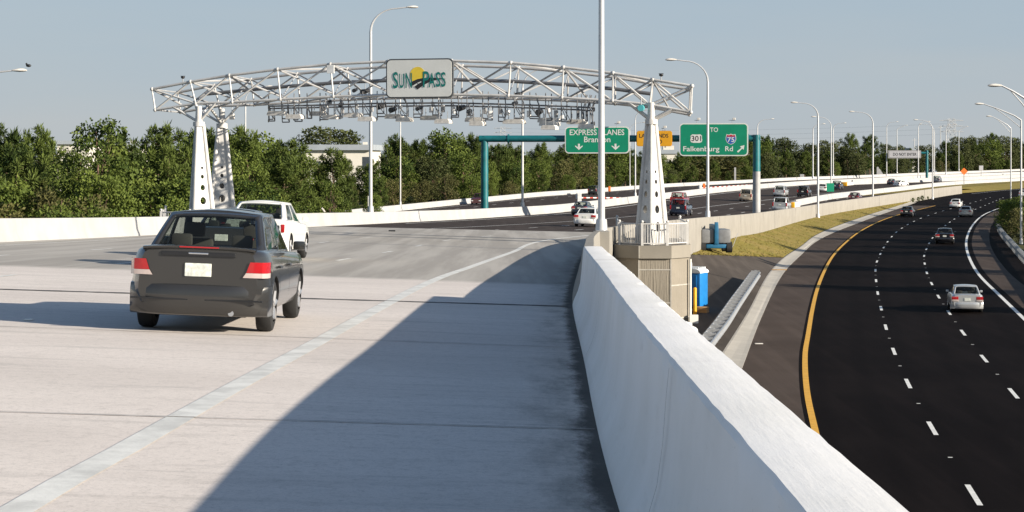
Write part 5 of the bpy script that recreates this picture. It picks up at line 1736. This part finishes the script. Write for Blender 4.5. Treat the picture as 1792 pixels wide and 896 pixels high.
def b_stub(t, k):
    mb = MB(); mb.tube((-3 * k, 0, 6 * k), (2.6 * k, 0, -1 * k), .06, n=5); mb.build('stick', M_PANEL, t)
small(566, 370, 140, 'short pale stick leaning over the left barrier before the bushes', 'leaning_stick', b_stub, 'stick')
def b_box(t, k):
    mb = MB(); mb.bevbox(-3.6 * k, 3.6 * k, -.6, .6, -1.0, 9 * k, .1); mb.build('case', M_GREYBOX, t)
small(1403, 314, 590, 'grey cabinet at the far wall beyond the black vehicle', 'roadside_cabinet', b_box, 'cabinet')
def b_panel2(t, k):
    mb = MB(); mb.prism([(-1.8 * k, 0), (1.8 * k, 0), (1.8 * k, 15 * k), (0, 16.5 * k), (-1.8 * k, 15 * k)], -.1, .1); mb.build('post', M_STEELSH, t)
    mb = MB(); mb.prism([(2 * k, 1 * k), (11 * k, 1 * k), (4 * k, 12 * k), (2 * k, 13 * k)], .0, .15); mb.build('panel', M_GREYBOX, t)
small(1536, 308, 640, 'grey triangular structure at the far wall, left of the DO NOT ENTER sign', 'roadside_structure', b_panel2, 'structure')

# ------------------------------------------------------------------ buildings, pylon, cables behind the trees
def building(x0, x1, y0, yb, Y, depth, label, roof_over=.6, roof_h=.9, wins=(), vents=()):
    A, B = at(x0, y0, Y), at(x1, yb, Y); B2 = at(x1, y0, Y)
    t = thing('warehouse', label, 'building', ((A.x + B2.x) / 2, Y, 0))
    hw = (B2.x - A.x) / 2; H = A.z
    MB().box(-hw, hw, 0, depth, -.2, H - roof_h).build('wall', M_BUILD, t)
    r = MB().box(-hw - roof_over, hw + roof_over, -roof_over, depth, H - roof_h + .003, H).build('roof', M_ROOFMETAL, t)
    for vx, vw, vh in vents: MB().box(hw * vx - vw, hw * vx + vw, 1, 1 + 2 * vw, H, H + vh).build('roof_unit', M_BUILD, r)
    for wx, ww, z0, z1 in wins: MB().box(hw * wx - ww, hw * wx + ww, -.05, .0, z0, z1).build('window', M_WINDOW, t)
    return t
building(533, 646, 253, 300, 460, 40, 'long white warehouse with grey metal roof among trees, left of the tall lamp post', 1.0, 1.3, [(.9, .8, 5, 8), (-.6, .8, 4, 7)], [(.86, .5, .6)])
building(100, 152, 246, 300, 430, 30, 'pale warehouse wall between the two leftmost tree clumps', .6, .8, [], [])
building(205, 252, 251, 300, 450, 30, 'pale low roofed building behind the vine covered tree', .5, 1.2, [], [(.1, .6, .7)])
building(-10, 14, 268, 320, 420, 25, 'white building corner at the left edge behind the trees', .4, .6)
building(1150, 1184, 262, 320, 720, 30, 'cream building seen under the yellow sign between trees', .5, 1.5, [(-.4, 1, 4, 6), (.3, 1, 4, 6)], [(.2, 2, 1.5)])
building(1596, 1628, 259, 300, 1000, 40, 'small pale roof showing over the trees right of the DO NOT ENTER sign', .8, 1.4)
def pylon(px, py_top, Y, w, label):
    t = thing('power_pylon', label, 'pylon', (px_at(px, Y), Y, 0))
    H = CAMZ - (py_top - HZ) / F * Y
    mb = MB(); hw = w / 2
    lv = [0, .3, .55, .75, .88, 1.0]
    wd = [1.5, 1.1, .8, .62, .55, .50]
    for a, b, wa, wb_ in zip(lv[:-1], lv[1:], wd[:-1], wd[1:]):
        for sx, sy in ((-1, -1), (1, -1), (1, 1), (-1, 1)):
            mb.tube((sx * hw * wa, sy * hw * wa, H * a), (sx * hw * wb_, sy * hw * wb_, H * b), .22, n=4)
        for sy in (-1, 1):
            mb.tube((-hw * wa, sy * hw * wa, H * a), (hw * wb_, sy * hw * wb_, H * b), .15, n=4); mb.tube((hw * wa, sy * hw * wa, H * a), (-hw * wb_, sy * hw * wb_, H * b), .15, n=4)
            mb.tube((-hw * wb_, sy * hw * wb_, H * b), (hw * wb_, sy * hw * wb_, H * b), .15, n=4)
    mb.build('lattice', M_PYLON, t)
    mb = MB()
    for f in (.72, .84, .96): mb.tube((-w * 1.1, 0, H * f), (w * 1.1, 0, H * f), .2, n=4); mb.tube((-w * 1.1, 0, H * f), (0, 0, H * f + 1.5), .12, n=4); mb.tube((w * 1.1, 0, H * f), (0, 0, H * f + 1.5), .12, n=4)
    mb.build('cross_arm', M_PYLON, t)
    return H
pylon(1665, 208, 1600, 9, 'distant pale lattice power pylon above the trees on the right')
pylon(880, 222, 1900, 8, 'very faint distant pylon above the trees left of the express lanes sign')
for px, pt, lb in ((1600, 242, 'distant utility pole above the trees, left of the far cantilever'), (1646, 220, 'distant utility pole just left of the pylon')):
    P = at(px, pt, 1200)
    t = thing('utility_pole', lb, 'pole', (P.x, 1200, 0))
    mb = MB(); mb.tube((0, 0, 0), (0, 0, P.z), .35, .25, n=6); mb.build('pole', M_PYLON, t)
    mb = MB(); mb.box(-1.4, 1.4, -.1, .1, P.z - 1.2, P.z - .9); mb.build('cross_arm', M_PYLON, t)
for i, (a, b) in enumerate(((222, 228), (236, 238), (247, 249))):
    A, B = at(1665, 216 + i * 9, 1600), at(880, 224 + i * 7, 1900)
    mb = MB(); mb.path([A.lerp(B, q / 16) - Vector((0, 0, 4 * 4 * (q / 16) * (1 - q / 16))) for q in range(17)], .05, n=4)
    o = mb.build('power_cable', M_WIRE); tag(o, ('highest', 'middle', 'lowest')[i] + ' of the thin power cables running left from the pylon', 'cable')

# ------------------------------------------------------------------ trees
def leaf_card(mb, c, d, L, w, tint, r):
    side = d.cross(Vector((r.uniform(-1, 1), r.uniform(-1, 1), r.uniform(-1, 1))))
    if side.length < 1e-3: return
    side = side.normalized() * w
    m = c + d * (L * .55)
    mb.add([c, m + side, c + d * L, m - side], [(0, 1, 2, 3)], tint=tint)
def rdir(r):
    while True:
        v = Vector((r.uniform(-1, 1), r.uniform(-1, 1), r.uniform(-1, 1)))
        if .1 < v.length < 1: return v.normalized()
def crown_pine(r, H, R):
    mb = MB(); limbs = []
    nl = r.randint(27, 33)
    z0 = r.uniform(.12, .25)
    for i in range(nl):
        f = z0 + (.97 - z0) * (i + r.random() * .8) / nl
        prof = (math.sin(math.pi * min(1, ((f - z0) / (1 - z0)) * .78 + .22)) ** .75)
        L = R * prof * r.uniform(.55, 1.08) + .25
        a = i * 2.4 + r.uniform(-.5, .5)
        base = Vector((0, 0, H * (f - .05)))
        tip = Vector((math.cos(a) * L, math.sin(a) * L, H * f + L * r.uniform(.0, .35)))
        limbs.append((base, tip))
        for q in range(3 if L < R * .45 else 5):
            u = 1 - q * .17 + r.uniform(-.05, .05)
            c = base.lerp(tip, u) + Vector((r.uniform(-.3, .3), r.uniform(-.3, .3), r.uniform(-.1, .3))) * (R * .28)
            tn = max(0, min(1, r.gauss(.5, .22)))
            rad = R * r.uniform(.17, .26)
            for k in range(60):
                d = (rdir(r) + Vector((0, 0, .25))).normalized()
                leaf_card(mb, c + d * rad * r.uniform(.2, .7), (d + rdir(r) * .4 + Vector((0, 0, .2))).normalized(), rad * r.uniform(.45, .75), rad * .07, max(0, min(1, tn + r.uniform(-.2, .2))), r)
            if q == 0:
                for k in range(16):
                    d = (Vector((0, 0, 1)) + rdir(r) * .55).normalized(); leaf_card(mb, c + rdir(r) * rad * .4 + Vector((0, 0, rad * .3)), d, rad * r.uniform(.8, 1.3), rad * .09, min(1, tn + .1), r)
            for k in range(8):
                d = rdir(r); leaf_card(mb, c - d * rad * .3, d, rad * .8, rad * .26, max(0, tn - .2), r)
    return mb, limbs
def crown_broad(r, H, R, droop=0.0, low=.06, lumps=60):
    mb = MB(); limbs = []
    for i in range(lumps):
        f = low + (.96 - low) * (i + r.random()) / lumps
        prof = math.sin(math.pi * (.14 + .80 * ((f - low) / (1 - low)))) ** .6
        a = r.uniform(0, 6.283)
        L = R * prof * math.sqrt(r.uniform(.25, 1)) * r.uniform(.8, 1.15)
        c = Vector((math.cos(a) * L, math.sin(a) * L, H * f))
        if i % 4 == 0: limbs.append((Vector((0, 0, H * f * .55)), c))
        tn = max(0, min(1, r.gauss(.5, .22)))
        rad = R * r.uniform(.22, .36)
        for k in range(120):
            d = rdir(r)
            p = c + Vector((d.x, d.y, d.z * .8)) * rad * r.uniform(.5, 1.0)
            ld = (d + Vector((0, 0, -droop)) + rdir(r) * .8).normalized()
            leaf_card(mb, p, ld, rad * r.uniform(.24, .42), rad * .10, max(0, min(1, tn + r.uniform(-.25, .25))), r)
    return mb, limbs
def trunk_mesh(r, H, limbs, rad):
    mb = MB()
    b = [Vector((r.uniform(-.03, .03) * H * k / 4, r.uniform(-.03, .03) * H * k / 4, H * .9 * k / 4)) for k in range(5)]
    b[0] = Vector((0, 0, -.3))
    mb.path(b, [rad, rad * .8, rad * .62, rad * .42, rad * .15], n=7)
    for a, c in limbs: mb.path([a, a.lerp(c, .5) + Vector((0, 0, -.08)), c], [rad * .32, rad * .22, rad * .1], n=4)
    return mb
VAR = {}
for kind, n in (('pine', 5), ('broad', 4), ('vine', 2), ('oak', 3), ('scrub', 2)):
    VAR[kind] = []
    for i in range(n):
        r = random.Random(100 * len(VAR) + i)
        if kind == 'pine': cb, lb = crown_pine(r, 10, 2.7); m_ = M_PINE
        elif kind == 'broad': cb, lb = crown_broad(r, 7, 2.7, .2); m_ = M_BROAD
        elif kind == 'vine': cb, lb = crown_broad(r, 10, 2.3, 1.1, .03, 60); m_ = M_BROAD
        elif kind == 'oak': cb, lb = crown_broad(r, 10, 4.2, .1, .10, 64); m_ = M_OAK
        else: cb, lb = crown_broad(r, 3.2, 1.7, .0, .05, 26); m_ = M_SCRUB
        VAR[kind].append((cb.mesh('crown', m_), trunk_mesh(r, {'broad': 7, 'scrub': 3.2}.get(kind, 10), lb, .17 if kind != 'scrub' else .06).mesh('trunk', M_BARK, 60)))
BASEH = {'pine': 10, 'broad': 7, 'vine': 10, 'oak': 10, 'scrub': 3.2}
NAME = {'pine': 'pine_tree', 'broad': 'leafy_tree', 'vine': 'vine_covered_tree', 'oak': 'oak_tree', 'scrub': 'scrub_bush'}
WORD = {'pine': 'dark green pine tree', 'broad': 'bushy bright green tree', 'vine': 'tall tree draped in vines', 'oak': 'broad dull green tree', 'scrub': 'low dry bush'}
def zone(X, Y):
    px = CX + X / Y * F
    if px < 330: return 'left of the gantry'
    if px < 640: return 'between left gantry columns and tall lamp post'
    if px < 850: return 'below the toll sign'
    if px < 1110: return 'under the express lanes sign'
    if px < 1330: return 'under the green exit sign'
    if px < 1560: return 'right of the teal sign bridge'
    if px < 1640: return 'behind the DO NOT ENTER sign'
    return 'right of the pylon'
def tree(kind, X, Y, H, z=0.0, wide=1.0, label=None, group=True, rr=rnd):
    cm, tm = rr.choice(VAR[kind])
    zn = zone(X, Y)
    lb = label or (WORD[kind] + ' ' + zn)
    t = thing(NAME[kind], lb, 'bush' if kind == 'scrub' else 'tree', (X, Y, z), rr.uniform(0, 6.28), (WORD[kind] + 's ' + zn) if group else None)
    s = H / BASEH[kind]
    t.scale = (s * wide, s * wide, s)
    for nm, me in (('crown', cm), ('trunk', tm)):
        o = bpy.data.objects.new(nm, me); COL.objects.link(o); o.parent = t
    return t
# skyline of the photograph: (column, row of the tree top)
SKY = pchip([-60, 0, 35, 65, 110, 140, 165, 185, 225, 250, 268, 300, 345, 420, 470, 505, 537, 560, 580, 598, 618, 640, 660, 690, 730, 790, 830, 870, 920, 990, 1060, 1120, 1160, 1200, 1320, 1350, 1400, 1440, 1500, 1540, 1580, 1640, 1670, 1700, 1730, 1792, 1860],
            [238, 238, 214, 216, 240, 284, 206, 222, 256, 250, 228, 224, 226, 226, 217, 234, 284, 286, 264, 264, 290, 286, 246, 240, 244, 230, 238, 250, 250, 252, 250, 262, 272, 262, 238, 240, 246, 250, 234, 242, 256, 250, 238, 238, 232, 244, 246])
def belt(xa, xb, Ya, Yb, step, kinds, dy, rr):
    px = xa
    while px < xb:
        f = (px - xa) / (xb - xa)
        Y = Ya + (Yb - Ya) * f + rr.uniform(-4, 4)
        X = px_at(px, Y)
        top = max(SKY(px), SKY(px - 17) - 14, SKY(px + 17) - 14) + dy + rr.uniform(-3, 5)
        H = CAMZ - (top - HZ) / F * Y
        tree(rr.choice(kinds), X, Y, max(3.5, H), rr=rr, wide=rr.uniform(.85, 1.15))
        px += step * F / Y * rr.uniform(.8, 1.2)
r = random.Random(11)
P3 = ['pine', 'pine', 'pine', 'broad']
# beyond the left barrier
belt(-70, 620, 150, 215, 3.9, ['pine', 'pine', 'pine', 'vine'], 0, r)
belt(-60, 600, 142, 190, 3.6, ['broad', 'pine', 'pine', 'vine'], 38, r)
belt(-60, 560, 132, 160, 3.2, ['broad', 'broad', 'scrub', 'vine'], 88, r)
belt(-60, 540, 122, 140, 3.0, ['broad', 'scrub', 'broad'], 128, r)
belt(-60, 520, 172, 225, 3.4, ['pine', 'pine', 'broad'], 14, r)
# beyond the left road
belt(655, 900, 345, 400, 4.0, P3, 10, r)
belt(900, 1340, 430, 640, 4.6, P3, 8, r)
belt(560, 900, 330, 385, 4.4, P3, 0, r)
belt(600, 900, 322, 370, 4.6, ['broad', 'pine', 'broad', 'oak'], 34, r)
belt(560, 900, 312, 356, 4.2, ['broad', 'broad', 'scrub', 'scrub'], 74, r)
belt(560, 680, 250, 285, 4.0, ['broad', 'pine', 'broad'], 55, r)
belt(540, 700, 215, 262, 3.6, ['broad', 'scrub', 'broad'], 95, r)
belt(900, 1340, 410, 610, 4.8, P3, 2, r)
belt(900, 1340, 398, 585, 5.0, ['pine', 'broad', 'oak', 'scrub'], 30, r)
belt(900, 1340, 390, 570, 5.2, ['broad', 'scrub', 'broad', 'pine'], 56, r)
belt(1340, 1860, 640, 1010, 7.0, ['pine', 'pine', 'oak', 'oak'], 2, r)
belt(1340, 1860, 615, 980, 7.5, ['pine', 'oak', 'broad', 'pine'], 18, r)
belt(1340, 1860, 600, 950, 7.5, ['broad', 'oak', 'pine', 'scrub'], 36, r)
for px, top, Y, kind, wd, lb in ((168, 203, 148, 'vine', 1.0, 'tallest vine covered tree with a ragged top at the left, above the pale building'), (575, 226, 520, 'oak', 1.5, 'flat topped tree rising over the white warehouse roof'), (1225, 275, 560, 'scrub', 3.2, 'broad bare looking brown bush below the green exit sign')):
    tree(kind, px_at(px, Y), Y, CAMZ - (top - HZ) / F * Y, label=lb, group=False, rr=r, wide=wd)
# shrubs and trees beyond the right shoulder (most stand outside the picture and shade the motorway)
for X, Y, H, k, lb in ((53.6, 212, 3.6, 'broad', 'rounded green shrub behind the right guardrail at the edge of the picture'), (56.6, 221, 3.8, 'broad', 'second green shrub behind the right guardrail, near the truss arm lamp post'), (58.0, 231, 3.2, 'broad', 'leafy shrub at the far end of the right guardrail'), (50.8, 197, 3.0, 'scrub', 'yellowish bush at the right edge beside the guardrail')):
    tree(k, X, Y, H, label=lb, group=False, rr=r, wide=1.0)
for X, Y, H, k in ((62, 186, 11, 'pine'), (57, 160, 12, 'pine'), (52, 136, 12, 'pine'), (49, 114, 11, 'pine'), (67, 205, 12, 'oak'), (75, 232, 12, 'oak'), (83, 262, 12, 'pine'), (90, 290, 12, 'pine'), (47, 99, 8, 'broad'), (58, 172, 9, 'broad')):
    tree(k, X, Y, H, label=WORD[k] + ' standing outside the right edge and shading the motorway', group=True, rr=r)
# small weeds at the end of the ramp wall
for i, px in enumerate((1596, 1602, 1609, 1617)):
    Y = 352 + i * 7.3 + r.uniform(-2, 2)
    x = XR(Y) + .8 + .5 * r.random()
    tree('broad', x, Y, .45 + .55 * r.random(), z=bank_z(x, Y), label='small weed growing at the foot of the ramp wall near its end', rr=r)
